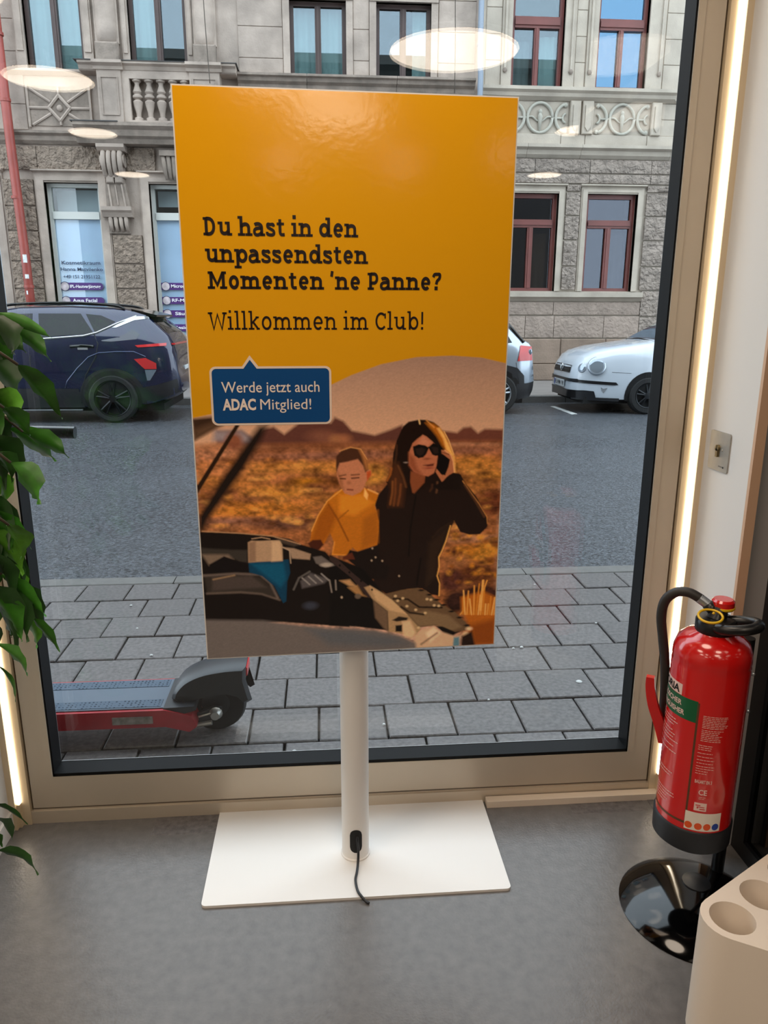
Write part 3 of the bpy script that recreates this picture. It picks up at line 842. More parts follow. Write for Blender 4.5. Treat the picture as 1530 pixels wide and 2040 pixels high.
# ------------------------------------------------------------------ parked cars
M_tyre = mat('tyre_rubber', '101112', .75)
M_blackrim = mat('black_alloy', '1c1e21', .3, metal=.6)
M_silver = mat('silver_alloy', 'a9adb1', .3, metal=.8)
M_clad = mat('dark_cladding', '121419', .5)
M_carglass = mat('dark_car_glass', '0e1116', .04, spec=.35)
M_chrome = mat('satin_chrome', 'c8cacc', .2, metal=.9)
M_redlamp = mat('red_lamp', 'c02a2c', .12, coat=.6)
M_clear = mat('clear_lamp', '8f9aa6', .06, metal=.6, coat=.6)
M_plate = mat('number_plate', 'd6dadc', .4)
M_seam = mat('panel_seam', '0d0f14', .7)
M_well = mat('wheel_well', '070708', .9)
ROADZ = -.08

def lerp_tab(tab, u):
    xs = [t[0] for t in tab]; ys = [t[1] for t in tab]
    return float(np.interp(u, xs, ys))
class Car:
    """body lofted along its length; u runs from one end (u=0, world x = x0) in direction sx; side parts are laid on the near flank"""
    def __init__(s, name, label, x0, sx, yc, L, paint, tabs):
        s.x0, s.sx, s.yc, s.L, s.t = x0, sx, yc, L, tabs
        s.root = thing(name, label, 'car', (x0 + sx * L / 2, yc, ROADZ))
        s.paint = paint
        us = sorted({0., L, *[round(t[0], 3) for t in tabs['zt']], *[L * k / 46 for k in range(47)]})
        b = MB(); rings = []
        for u in us:
            r = s.ring(u)
            full = r + [(-y, z) for y, z in r[-2:0:-1]]
            rings.append([s.P(u, y, z) for y, z in full])
        n = len(rings[0]); v = [p for r in rings for p in r]
        f = [(i * n + k, i * n + (k + 1) % n, (i + 1) * n + (k + 1) % n, (i + 1) * n + k) for i in range(len(us) - 1) for k in range(n)]
        f += [tuple(range(n)), tuple(range((len(us) - 1) * n, len(us) * n))[::-1]]
        s.body = b.add(v, f).build('body', paint, s.root, True)
    def P(s, u, y, z): return (s.x0 + s.sx * u, s.yc - y, ROADZ + z)
    def g(s, k, u): return lerp_tab(s.t[k], u)
    def ring(s, u):
        zb, zt = s.g('zb', u), s.g('zt', u)
        zs = min(s.g('zs', u), zt - .03)
        wb, wt = s.g('wb', u), min(s.g('wt', u), s.g('wb', u) - .01)
        h = zs - zb
        side = [(wb * .95, zb + .03), (wb * .985, zb + h * .2), (wb * 1.0, zb + h * .45), (wb * 1.004, zb + h * .68), (wb * .99, zb + h * .88), (wb * .965, zs)]
        up = []
        for k in (.25, .5, .75):
            e = k ** 1.5
            up.append((wb * .965 + (wt - wb * .965) * (k * .75 + e * .25), zs + (zt - zs) * k))
        up += [(wt, zt - .012), (wt - .035, zt + .006), (wt * .6, zt + .022), (0, zt + .03)]
        return [(0, zb), (wb * .8, zb)] + side + up
    def sy(s, u, z):
        r = s.ring(u)[2:-3]
        return float(np.interp(z, [p[1] for p in r], [p[0] for p in r]))
    def tz(s, u, y):
        r = s.ring(u)[-4:][::-1]
        return float(np.interp(abs(y), [p[0] for p in r], [p[1] for p in r]))
    def flank(s, name, m, pts, off=.004, parent=None, step=.07, both=True, thick=.0):
        bm = bmesh.new()
        bm.faces.new([bm.verts.new((p[0], 0, p[1])) for p in pts])
        for ax in (0, 2):
            lo = min(p[ax // 2] for p in pts); hi = max(p[ax // 2] for p in pts)
            k = math.floor(lo / step) + 1
            while k * step < hi:
                co = [0, 0, 0]; co[ax] = k * step; no = [0, 0, 0]; no[ax] = 1
                bmesh.ops.bisect_plane(bm, geom=bm.verts[:] + bm.edges[:] + bm.faces[:], plane_co=co, plane_no=no, dist=1e-5)
                k += 1
        bmesh.ops.triangulate(bm, faces=bm.faces)
        bm.verts.index_update()
        vs = [(v.co.x, v.co.z) for v in bm.verts]; fs = [[v.index for v in f.verts] for f in bm.faces]
        bm.free()
        b = MB()
        for sd in ((1, -1) if both else (1,)):
            b.add([s.P(u, sd * (s.sy(u, z) + off), z) for u, z in vs], fs)
        return b.build(name, m, parent or s.root, 'all')
    def strip(s, name, m, pts, w=.006, off=.005, parent=None, both=True):
        b = MB()
        for sd in ((1, -1) if both else (1,)):
            b.tube([s.P(u, sd * (s.sy(u, z) + off * .3), z) for u, z in pts], w, 6)
        return b.build(name, m, parent or s.root, 'all')
    def top(s, name, m, u0, u1, w0, w1, off=.004, parent=None, n=10, k=8):
        b = MB(); v = []
        for i in range(n + 1):
            u = u0 + (u1 - u0) * i / n; w = w0 + (w1 - w0) * i / n
            for j in range(k + 1):
                y = -w + 2 * w * j / k
                v.append(s.P(u, y, s.tz(u, y) + off))
        b.add(v, [(i * (k + 1) + j, i * (k + 1) + j + 1, (i + 1) * (k + 1) + j + 1, (i + 1) * (k + 1) + j) for i in range(n) for j in range(k)])
        return b.build(name, m, parent or s.root, 'all')
    def wheels(s, us, R, rimR, rim_m, spokes, arch=.05, wd=.2, arch_m=None):
        for u in us:
            s.flank('wheel_well', M_well, [(u + (R + arch) * math.cos(a), max(s.g('zb', u) - .02 + .03, R + (R + arch) * math.sin(a))) for a in [math.pi * k / 16 for k in range(-3, 20)]], .006)
            for sd in (1, -1):
                y = s.yc - sd * (s.sy(u, R * 1.2) - wd * .5 + .028)
                x = s.x0 + s.sx * u
                w_ = MB().lathe([(rimR, -wd / 2 + .02), (rimR + .012, -wd / 2), (R - .03, -wd / 2), (R - .006, -wd / 2 + .02), (R, -wd / 2 + .05), (R, wd / 2 - .05), (R - .03, wd / 2), (rimR, wd / 2)], (x, y, ROADZ + R), 'y', 36).build('wheel', M_tyre, s.root, True)
                o = -sd * 0 - (wd / 2) * (1 if sd == 1 else -1)
                fo = y + o + .012 * sd
                b = MB().lathe([(rimR + .002, -.012), (rimR - .012, -.008), (rimR - .02, .03)], (x, fo, ROADZ + R), 'y', 36)
                for k in range(spokes):
                    for da in (-.13, .13):
                        a = 2 * math.pi * k / spokes + .3
                        p0 = (x + .05 * math.cos(a + da), fo + .0 * sd, ROADZ + R + .05 * math.sin(a + da)); p1 = (x + (rimR - .01) * math.cos(a + da * 1.4), fo + .012 * sd, ROADZ + R + (rimR - .01) * math.sin(a + da * 1.4))
                        b.tube([p0, p1], [.02, .016], 6)
                b.lathe([(0, -.012), (.05, -.01), (.065, .02)], (x, fo, ROADZ + R), 'y', 14)
                b.build('rim', rim_m, w_, True)
                MB().lathe([(0, .05), (rimR, .05), (rimR, .07)], (x, fo if sd == 1 else fo - .12, ROADZ + R), 'y', 20).build('brake_disc', mat('shadowed_brake', '101113', .6, metal=.3), w_)

# --- dark blue crossover
M_navy = mat('navy_car_paint', '0a1538', .18, metal=.3, coat=1.0)
T = dict(zt=[(0, .66), (.03, .74), (.05, .98), (.09, 1.10), (.15, 1.22), (.38, 1.43), (.46, 1.505), (.62, 1.555), (.9, 1.59), (1.5, 1.615), (2.2, 1.60), (2.6, 1.54), (3.05, 1.28), (3.4, 1.06), (3.6, 1.02), (4.0, .95), (4.25, .85), (4.35, .7)],
         zb=[(0, .42), (.1, .34), (.4, .24), (.9, .2), (3.6, .2), (4.2, .22), (4.35, .35)],
         zs=[(0, .6), (.05, .9), (.1, 1.0), (.4, 1.06), (.8, 1.13), (1.3, 1.17), (2.3, 1.10), (3.3, 1.03), (4.0, .92), (4.35, .6)],
         wb=[(0, .70), (.03, .75), (.1, .81), (.22, .86), (.5, .895), (1, .905), (3.4, .905), (3.9, .88), (4.2, .78), (4.35, .55)],
         wt=[(0, .64), (.1, .70), (.25, .69), (.45, .62), (1, .60), (2.2, .61), (2.6, .62), (3.1, .70), (3.5, .80), (4.0, .78), (4.35, .45)])
k = Car('crossover_car', 'dark blue crossover car parked in front of the cosmetics studio', -2.05, -1, 11.97, 4.35, M_navy, T)
k.flank('side_window', M_carglass, [(1.92, 1.52), (1.34, 1.52), (1.14, 1.25), (1.87, 1.20)])
k.flank('side_window', M_carglass, [(1.27, 1.515), (1.06, 1.495), (.86, 1.41), (1.12, 1.255)])
k.flank('side_window', M_carglass, [(2.0, 1.52), (2.45, 1.50), (2.95, 1.20), (2.9, 1.13), (1.98, 1.19)])
k.flank('rear_quarter', mat('dark_blue_gloss', '121a30', .1, coat=.8), [(.80, 1.20), (.62, 1.30), (.52, 1.24), (.56, 1.17), (.9, 1.14), (1.08, 1.15)], .003)
k.strip('chrome_trim', M_chrome, [(2.95, 1.10), (2.29, 1.135), (1.84, 1.175), (1.28, 1.215), (1.10, 1.26), (.83, 1.385), (.58, 1.49)], .016, .004)
k.flank('roof_pillar', mat('silver_pillar', 'b9bdc1', .25, metal=.7, coat=.5), [(.90, 1.33), (.83, 1.375), (.58, 1.485), (.42, 1.485), (.40, 1.455), (.60, 1.43), (.84, 1.33)], .006)
b = MB()
for sd in (1, -1):
    b.tube(smooth_pts([k.P(2.5, sd * .60, 1.58), k.P(2.3, sd * .585, 1.64), k.P(1.5, sd * .57, 1.665), k.P(.9, sd * .575, 1.63), k.P(.75, sd * .59, 1.58)], 4), .02, 8)
b.build('roof_rail', M_gloss, k.root, 'all')
b = MB()
b.prism([(-.02, 0), (0, 0)], 'x', 0, 0) if False else None
v = []
for sd in (-1, 1):
    for u, z in ((.66, 1.585), (.30, 1.50), (.31, 1.475), (.62, 1.50)): v.append(k.P(u, sd * .60, z))
b.add(v, [(0, 1, 2, 3), (7, 6, 5, 4), (0, 4, 5, 1), (1, 5, 6, 2), (2, 6, 7, 3), (3, 7, 4, 0)]).build('spoiler', M_gloss, k.root)
k.top('rear_window', M_carglass, .16, .40, .60, .56, .006)
k.top('windscreen', M_carglass, 2.66, 3.36, .58, .68, .006)
k.strip('door_seam', M_seam, [(1.14, 1.25), (1.08, 1.11), (1.12, .93), (1.28, .68), (1.36, .45), (1.38, .28)], .008)
k.strip('door_seam', M_seam, [(1.97, 1.19), (2.02, .9), (2.02, .5), (2.0, .27)], .008)
k.flank('lower_cladding', M_clad, [(2.9, .50), (1.40, .49), (1.34, .22), (2.9, .22)], .006)
k.flank('wheel_arch_cladding', M_clad, [(.935 + .465 * math.cos(a), .345 + .43 * math.sin(a)) for a in [math.radians(q) for q in range(-14, 196, 12)]], .005)
k.strip('fender_crease', mat('crease_highlight', '2c3a5e', .2, metal=.4, coat=1.0), [(1.58, .50), (1.54, .60), (1.39, .77), (1.22, .93), (1.08, .985), (.84, 1.0), (.60, 1.0), (.44, .93)], .010, .0)
k.flank('bumper_cladding', M_clad, [(.52, .50), (.30, .54), (.02, .62), (.02, .42), (.36, .30), (.5, .32)], .006)
l = k.flank('tail_lamp', M_redlamp, [(.60, .90), (.44, .915), (.30, .84), (.30, .76), (.46, .76)], .014)
k.flank('tail_lamp_clear', M_clear, [(.46, .75), (.30, .75), (.40, .60), (.44, .60)], .016, l)
k.flank('upper_tail_lamp', M_redlamp, [(.58, 1.09), (.16, 1.12), (.16, 1.08), (.54, 1.06)], .010)
part('light_bar', M_redlamp, k.root, (-2.15, -2.10, 11.25, 12.7, ROADZ + 1.09, ROADZ + 1.115))
h = k.strip('door_handle', M_gloss, [(1.46, 1.075), (1.30, 1.085), (1.14, 1.075)], .022, .02)
k.flank('handle_recess', MATS['silver_pillar'], [(1.36, 1.06), (1.22, 1.06), (1.22, 1.03), (1.36, 1.03)], .004, h)
pl = part('number_plate', M_plate, k.root, (-2.085, -2.06, 11.72, 12.22, ROADZ + .66, ROADZ + .77))
part('underbody', M_well, k.root, (-6.2, -2.3, 11.2, 12.75, ROADZ + .16, ROADZ + .26))
part('side_sill', M_silver, k.root, (-5.2, -3.42, 11.06, 11.09, ROADZ + .185, ROADZ + .20))
k.wheels((.935, 3.59), .345, .25, M_blackrim, 5)
MB().tube(smooth_pts([k.P(.42, -.0, 1.47), k.P(.30, 0, 1.40), k.P(.22, 0, 1.32)], 3), .014, 6).build('rear_wiper', M_black, k.root)

# --- silver hatchback, tail towards the white car
M_silverp = mat('silver_car_paint', 'a3adb8', .22, metal=.55, coat=1.0)
T = dict(zt=[(0, .60), (.02, .70), (.07, 1.0), (.14, 1.09), (.27, 1.16), (.48, 1.40), (.60, 1.45), (1.0, 1.48), (1.8, 1.48), (2.4, 1.42), (2.95, 1.1), (3.2, 1.0), (3.8, .9), (4.1, .78), (4.2, .62)],
         zb=[(0, .38), (.06, .28), (.3, .2), (3.9, .2), (4.2, .32)],
         zs=[(0, .56), (.05, .85), (.12, .98), (.4, 1.0), (1.5, .98), (3, .92), (4.2, .58)],
         wb=[(0, .62), (.04, .72), (.12, .82), (.3, .87), (.8, .88), (3.4, .88), (3.9, .8), (4.2, .55)],
         wt=[(0, .56), (.1, .76), (.27, .72), (.5, .62), (1, .58), (2.3, .59), (2.95, .68), (3.3, .76), (4.2, .45)])
c = Car('hatchback_car', 'silver hatchback car half hidden behind the yellow poster', 3.35, -1, 12.53, 4.2, M_silverp, T)
c.flank('side_window', M_carglass, [(.56, 1.36), (.42, 1.10), (.9, 1.05), (1.1, 1.38)])
c.flank('side_window', M_carglass, [(1.16, 1.40), (.98, 1.05), (1.75, 1.02), (1.75, 1.42)])
c.flank('side_window', M_carglass, [(1.83, 1.42), (1.83, 1.02), (2.7, 1.0), (2.25, 1.37)])
c.top('rear_window', M_carglass, .26, .50, .60, .55, .01)
c.strip('rear_pillar_edge', M_gloss, [(.50, 1.42), (.38, 1.28), (.27, 1.15), (.22, 1.10)], .03, .0)
l = c.flank('tail_lamp', M_redlamp, [(.29, 1.06), (.10, 1.04), (.08, .83), (.34, .82)], .014)
MB().sphere(c.P(.13, c.sy(.13, .95) + .016, .96), (.03, .012, .045), 10, 6).build('reversing_lamp', M_clear, l)
c.flank('bumper_cladding', M_clad, [(.34, .47), (.16, .48), (.01, .50), (.02, .36), (.1, .26), (.34, .22)], .008)
c.flank('arch_cladding', M_clad, [(.20, .40), (.22, .60), (.34, .72), (.50, .76), (.64, .77), (.64, .6)], .006)
c.strip('bumper_seam', M_seam, [(.36, .80), (.33, .62), (.30, .5)], .004)
c.wheels((.64, 3.2), .32, .22, M_silver, 5, .06)
part('underbody', M_well, c.root, (-.6, 3.15, 11.8, 13.25, ROADZ + .16, ROADZ + .26))

# --- white small car, nose towards the silver one
M_whitep = mat('white_car_paint', 'c2cad3', .25, coat=1.0)
T = dict(zt=[(0, .56), (.03, .70), (.08, .77), (.16, .87), (.30, .94), (.55, 1.0), (.90, 1.05), (1.22, 1.09), (1.32, 1.12), (1.88, 1.42), (2.2, 1.47), (2.6, 1.46), (3.2, 1.38), (3.6, 1.0), (3.85, .9), (3.9, .65)],
         zb=[(0, .30), (.1, .22), (.5, .2), (3.5, .2), (3.9, .32)],
         zs=[(0, .5), (.08, .70), (.16, .78), (.3, .84), (.6, .91), (1.2, .95), (2.6, 1.0), (3.6, .95), (3.9, .6)],
         wb=[(0, .46), (.03, .54), (.08, .61), (.16, .675), (.3, .745), (.5, .79), (.8, .82), (3.2, .825), (3.7, .75), (3.9, .55)],
         wt=[(0, .42), (.08, .53), (.3, .64), (.6, .70), (1.25, .70), (1.9, .58), (2.6, .56), (3.2, .58), (3.6, .66), (3.9, .45)])
p = Car('small_car', 'white small car nosing in at the window frame', 3.93, 1, 12.33, 3.9, M_whitep, T)
p.flank('side_window', M_carglass, [(1.5, 1.02), (1.92, 1.34), (2.3, 1.38), (2.3, 1.02)])
p.flank('side_window', M_carglass, [(2.38, 1.02), (2.38, 1.38), (3.0, 1.34), (3.2, 1.06)])
p.top('windscreen', mat('pale_windscreen', '4a555c', .05, coat=.6), 1.32, 1.88, .64, .54, .006)
MB().tube([p.P(1.28, -.55, 1.11), p.P(1.28, 0, 1.14), p.P(1.28, .62, 1.10)], .018, 6).build('wiper_cowl', M_black, p.root)
def lamp_at(u, z, rx, rz, nm):
    y = p.sy(u, z); du = .04
    t_ = Vector((1, -(p.sy(u + du, z) - p.sy(u - du, z)) / (2 * du), 0)).normalized()   # along the flank
    n_ = Vector((t_.y, -t_.x, 0)); n_ = n_ if n_.y < 0 else -n_
    n_ = (n_ + Vector((0, 0, .35))).normalized()
    up = t_.cross(n_).normalized(); up = up if up.z > 0 else -up
    for sd in (1, -1):
        c0 = Vector(p.P(u, sd * y, z))
        out = []
        for nm2, m2, k2, h2, pr_ in ((nm, M_clear, 1., .016, p.root), ('lamp_rim', M_silverp, 1.12, .012, None)):
            b = MB(); v = [];
            prof = [(0, h2), (.5, h2 * .9), (.85, h2 * .55), (1.0, 0), (1.0, -.03)]
            for i in range(20):
                a = 2 * math.pi * i / 20
                for r_, hh in prof:
                    q = t_ * (r_ * k2 * rx * math.cos(a)) + up * (r_ * k2 * rz * math.sin(a)) + n_ * hh
                    v.append(c0 + Vector((q.x, q.y * sd, q.z)))
            m_ = len(prof)
            f = [(i * m_ + j, ((i + 1) % 20) * m_ + j, ((i + 1) % 20) * m_ + j + 1, i * m_ + j + 1) for i in range(20) for j in range(m_ - 1)]
            out.append(b.add(v, f).build(nm2, m2, pr_ or out[0], 'all'))
lamp_at(.32, .75, .125, .13, 'head_lamp')
lamp_at(.125, .715, .062, .068, 'inner_head_lamp')
# nose: grille, badge, bumper strip, plate, intake
def nose(name, m, z0, z1, w, off, parent=None):
    b = MB(); v = []; n = 14
    for j, z in enumerate((z0, (z0 + z1) / 2, z1)):
        for i in range(n + 1):
            y = -w + 2 * w * i / n
            us = np.linspace(0, 1.0, 120)
            u = next((float(q) for q in us if p.sy(float(q), min(z, p.g('zt', float(q)) - .02)) >= abs(y) and p.g('zt', float(q)) > z + .01), .5)
            v.append(Vector(p.P(u, y, z)) + Vector((-off, 0, off * .3)))
    b.add(v, [(j * (n + 1) + i, j * (n + 1) + i + 1, (j + 1) * (n + 1) + i + 1, (j + 1) * (n + 1) + i) for j in range(2) for i in range(n)])
    return b.build(name, m, parent or p.root, 'all')
gri = nose('grille', M_black, .62, .755, .40, .018)
MB().tube([Vector(p.P(.02, .06 * math.cos(a), .695 + .06 * math.sin(a))) + Vector((-.02, 0, 0)) for a in [2 * math.pi * q / 20 for q in range(21)]], .008, 6).tube([p.P(-.01, -.03, .73), p.P(-.01, -.008, .655), p.P(-.01, 0, .69), p.P(-.01, .008, .655), p.P(-.01, .03, .73)], .006, 6).build('badge', M_chrome, gri, 'all')
for z in (.65, .69, .73):
    nose('grille_bar', M_clad, z - .004, z + .004, .39, .026, gri)
nose('bumper_strip', M_black, .485, .535, .62, .02)
p.flank('bumper_strip', M_black, [(.02, .535), (.10, .53), (.62, .50), (.66, .46), (.60, .455), (.08, .485), (.02, .485)], .014)
nose('intake', M_black, .24, .36, .58, .016)
p.flank('chin', M_clad, [(.0, .36), (.16, .37), (.30, .36), (.34, .26), (.7, .25), (.7, .20), (.02, .22)], .01)
npl = part('number_plate', M_plate, p.root, (3.895, 3.905, 12.08, 12.58, ROADZ + .395, ROADZ + .50))
part('plate_band', mat('plate_blue', '1f4a9c', .5), npl, (3.893, 3.896, 12.53, 12.575, ROADZ + .40, ROADZ + .495))
v, f = fit_text('FÜ:WM 198', 12.52, 12.09, ROADZ + .415, .07, .015)
MB().add([(3.8935, a, b_) for a, b_ in v], f).build('lettering', M_dark, npl)
p.flank('scratch', MATS['silver_pillar'], [(.40, .42), (.44, .40), (.50, .415), (.48, .38), (.45, .33), (.42, .37)], .006, None, .07, False)
p.strip('wing_seam', M_seam, [(.55, .655), (.85, .64)], .003)
p.strip('door_seam', M_seam, [(1.56, 1.0), (1.53, .6), (1.5, .28)], .004)
p.wheels((1.14, 3.2), .295, .19, M_blackrim, 5, .07)
part('underbody', M_well, p.root, (4.1, 7.6, 11.65, 13.0, ROADZ + .16, ROADZ + .26))

# ------------------------------------------------------------------ electric scooter outside the window
M_red = mat('red_scooter_paint', 'a3252f', .35, coat=.4, noise=(12, .15))
M_deck = mat('deck_grip', '55616f', .5)
def dotted():
    m = mat('deck_dots', '55616f', .8, spec=.1)
    nt = m.node_tree; b = nt.nodes['Principled BSDF']
    g = nt.nodes.new('ShaderNodeNewGeometry')
    v = nt.nodes.new('ShaderNodeTexVoronoi'); v.inputs['Scale'].default_value = 75; v.inputs['Randomness'].default_value = .15
    r = nt.nodes.new('ShaderNodeValToRGB'); r.color_ramp.elements[0].position = .34; r.color_ramp.elements[1].position = .40
    r.color_ramp.elements[0].color = (.02, .03, .045, 1); r.color_ramp.elements[1].color = (*lin('5a6674'), 1)
    nt.links.new(g.outputs['Position'], v.inputs['Vector']); nt.links.new(v.outputs['Distance'], r.inputs['Fac']); nt.links.new(r.outputs['Color'], b.inputs['Base Color'])
    return m
M_dots = dotted()
M_fender = mat('fender_plastic', '2a2c30', .4)
sc = thing('electric_scooter', 'red and black electric scooter parked outside against the window', 'scooter', (-.8, 2.48, 0))
MB().prism([(-1.20, .075), (-.56, .075), (-.48, .052), (-.455, .07), (-.47, .112), (-.56, .138), (-1.20, .138)], 'y', 2.365, 2.60).build('deck', M_red, sc)
part('deck_cover', M_deck, sc, (-1.20, -.565, 2.378, 2.587, .137, .142))
part('grip_strip', M_dots, sc, (-1.20, -.575, 2.385, 2.435, .141, .1435)); part('grip_strip', M_dots, sc, (-1.20, -.575, 2.53, 2.58, .141, .1435))
MB().prism([(-.565, .115), (-.52, .112), (-.455, .13), (-.46, .145), (-.565, .1425)], 'y', 2.372, 2.592).build('tail_cover', M_fender, sc)
part('deck_rub_plate', mat('scuffed_metal', '8a8683', .6, metal=.3, noise=(40, .4)), sc, (-.735, -.60, 2.360, 2.366, .092, .118))
wh = MB().lathe([(.05, -.022), (.085, -.027), (.10, -.022), (.107, -.008), (.107, .008), (.10, .022), (.085, .027), (.05, .022)], (-.40, 2.475, .107), 'y', 32).build('wheel', M_tyre, sc, True)
MB().lathe([(0, -.02), (.05, -.02), (.052, .02), (0, .02)], (-.40, 2.475, .107), 'y', 24).build('hub', M_fender, wh, True)
# rear mudguard: a hollow shell over the wheel
outl = smooth_pts([(-.545, .150, 0), (-.535, .178, 0), (-.50, .215, 0), (-.44, .243, 0), (-.36, .258, 0), (-.285, .262, 0)], 5)
outl = [(q.x, q.y) for q in outl]
low = [(-.287, .215), (-.268, .135), (-.285, .125), (-.31, .15), (-.36, .165), (-.44, .15), (-.50, .135), (-.53, .138)]
fd = MB()
pf = outl + low
n = len(pf)
ys = [2.418, 2.410, 2.414, 2.43]
v = [(x, 2.425, z) for x, z in pf] + [(x, 2.535, z) for x, z in pf]
cx0, cz0 = -.40, .19
inner = [(cx0 + (x - cx0) * .90, cz0 + (z - cz0) * .88) for x, z in pf]
v += [(x, 2.410, z) for x, z in inner] + [(x, 2.550, z) for x, z in inner]
f = [(i, (i + 1) % n, n + (i + 1) % n, n + i) for i in range(len(outl))]
f += [(i, (i + 1) % n, 2 * n + (i + 1) % n, 2 * n + i) for i in range(n)] + [(n + i, n + (i + 1) % n, 3 * n + (i + 1) % n, 3 * n + i) for i in range(n)]
f += [tuple(range(2 * n, 3 * n)), tuple(range(3 * n, 4 * n))]
fd.add(v, f).build('mudguard', M_fender, sc, True)
part('rear_reflector', mat('red_reflector', 'd02830', .2), sc, (-.287, -.281, 2.43, 2.52, .225, .255))
MB().prism([(-.49, .045), (-.40, .062), (-.375, .085), (-.375, .11), (-.41, .112), (-.47, .085)], 'y', 2.418, 2.432).build('dropout', M_fender, sc)
MB().tube([(-.485, 2.412, .047), (-.41, 2.412, .058)], .009, 8).build('kickstand_plate', mat('brushed_metal', 'a9a7a2', .35, metal=.7), sc)
MB().lathe([(0, -.022), (.015, -.022), (.018, -.006), (.024, 0)], (-.395, 2.414, .092), 'y', 12).build('axle_nut', MATS['brushed_metal'], sc, True)
MB().tube([(-.455, 2.413, .082), (-.40, 2.411, .098)], .004, 6).build('brake_arm', MATS['brushed_metal'], sc)
MB().prism([(-1.30, .10), (-1.18, .075), (-1.18, .140), (-1.26, .20), (-1.32, .19)], 'y', 2.43, 2.53).build('neck', M_red, sc)
MB().tube([(-1.29, 2.48, .16), (-1.14, 2.46, 1.06)], .024, 12).build('steering_stem', M_fender, sc, 'all')
MB().tube(smooth_pts([(-1.44, 2.42, 1.085), (-1.14, 2.46, 1.06), (-.90, 2.43, 1.087), (-.86, 2.42, 1.088)], 5), .0125, 10).build('handlebar', M_gloss, sc, 'all')
for xa, xb in ((-.915, -.778), (-1.46, -1.33)):
    MB().tube([(xa, 2.42, 1.090), (xb, 2.42, 1.086)], .0195, 14).build('handlebar_grip', mat('grip_rubber', '121518', .25, coat=.4), sc, True)
w2 = MB().lathe([(.05, -.022), (.085, -.027), (.10, -.022), (.107, -.008), (.107, .008), (.10, .022), (.085, .027), (.05, .022)], (-1.30, 2.48, .107), 'x', 32).build('wheel', M_tyre, sc, True)
MB().lathe([(0, -.02), (.05, -.02), (.052, .02), (0, .02)], (-1.30, 2.48, .107), 'x', 24).build('hub', M_fender, w2, True)

# ------------------------------------------------------------------ poster display
PC, PA, PZT, PZB, PWD = Vector((.065, 1.705, 0)), .0436, 1.889, .642, .711
pn = Vector((math.sin(PA), -math.cos(PA), 0)); pd = Vector((math.cos(PA), math.sin(PA), 0))
MMX, MMY = 744., 1304.
def PP(u, v, off=0.):
    z = PZT - (PZT - PZB) * v / MMY
    return PC + pd * ((u / MMX - .5) * PWD) + Vector((0, 0, z)) + pn * (off + .008 * (z - 1.26))
ps = thing('poster_display', 'tall yellow advertising display on a white pole stand', 'display', (.067, 1.80, 0))
b = MB()
r = .012; pts = []
for cx, cy, a0 in ((.465 - r, 1.992 - r, 0), (-.33 + r, 1.992 - r, 90), (-.33 + r, 1.61 + r, 180), (.465 - r, 1.61 + r, 270)):
    for k in range(6):
        a = math.radians(a0 + k * 18); pts.append((cx + r * math.cos(a), cy + r * math.sin(a)))
b.prism(pts, 'z', .0, .007).build('base_plate', M_powder, ps)
pole = MB().lathe([(.037, .007), (.037, 1.2)], (.067, 1.778, 0), n=32).build('pole', M_powder, ps, True)
MB().lathe([(.040, .0075), (.040, .011), (.037, .013)], (.067, 1.778, 0), n=32).build('weld_collar', M_powder, pole, True)
def on_pole(a, z, rr=.0374):
    return (.067 + rr * math.sin(a), 1.778 - rr * math.cos(a), z)
outl = []
for k in range(13): outl.append((.45 * math.cos(math.pi * k / 12), .088 + .018 * math.sin(math.pi * k / 12)))
for k in range(13): outl.append((-.45 * math.cos(math.pi * k / 12), .052 - .018 * math.sin(math.pi * k / 12)))
b = MB(); v = []
for k in range(17):
    a = -.45 + .9 * k / 16; hz = .018 * math.sqrt(max(0, 1 - (a / .45) ** 2))
    v += [on_pole(a, .052 - hz, .0378), on_pole(a, .088 + hz, .0378)]
b.add(v, [(2 * k, 2 * k + 2, 2 * k + 3, 2 * k + 1) for k in range(16)])
b.build('cable_opening', M_dark, pole)
# panel: white frame body, printed face
TH = .032
v = [PP(u, w_, o) for o in (-.001, -TH) for u, w_ in ((0, 0), (744, 0), (744, 1304), (0, 1304))]
pan = MB().add(v, [(0, 1, 2, 3), (4, 7, 6, 5), (0, 4, 5, 1), (1, 5, 6, 2), (2, 6, 7, 3), (3, 7, 4, 0)]).build('panel', M_powder, ps)
part('pole_bracket', M_powder, ps, (.0, .134, 1.738, 1.76, .70, 1.25))

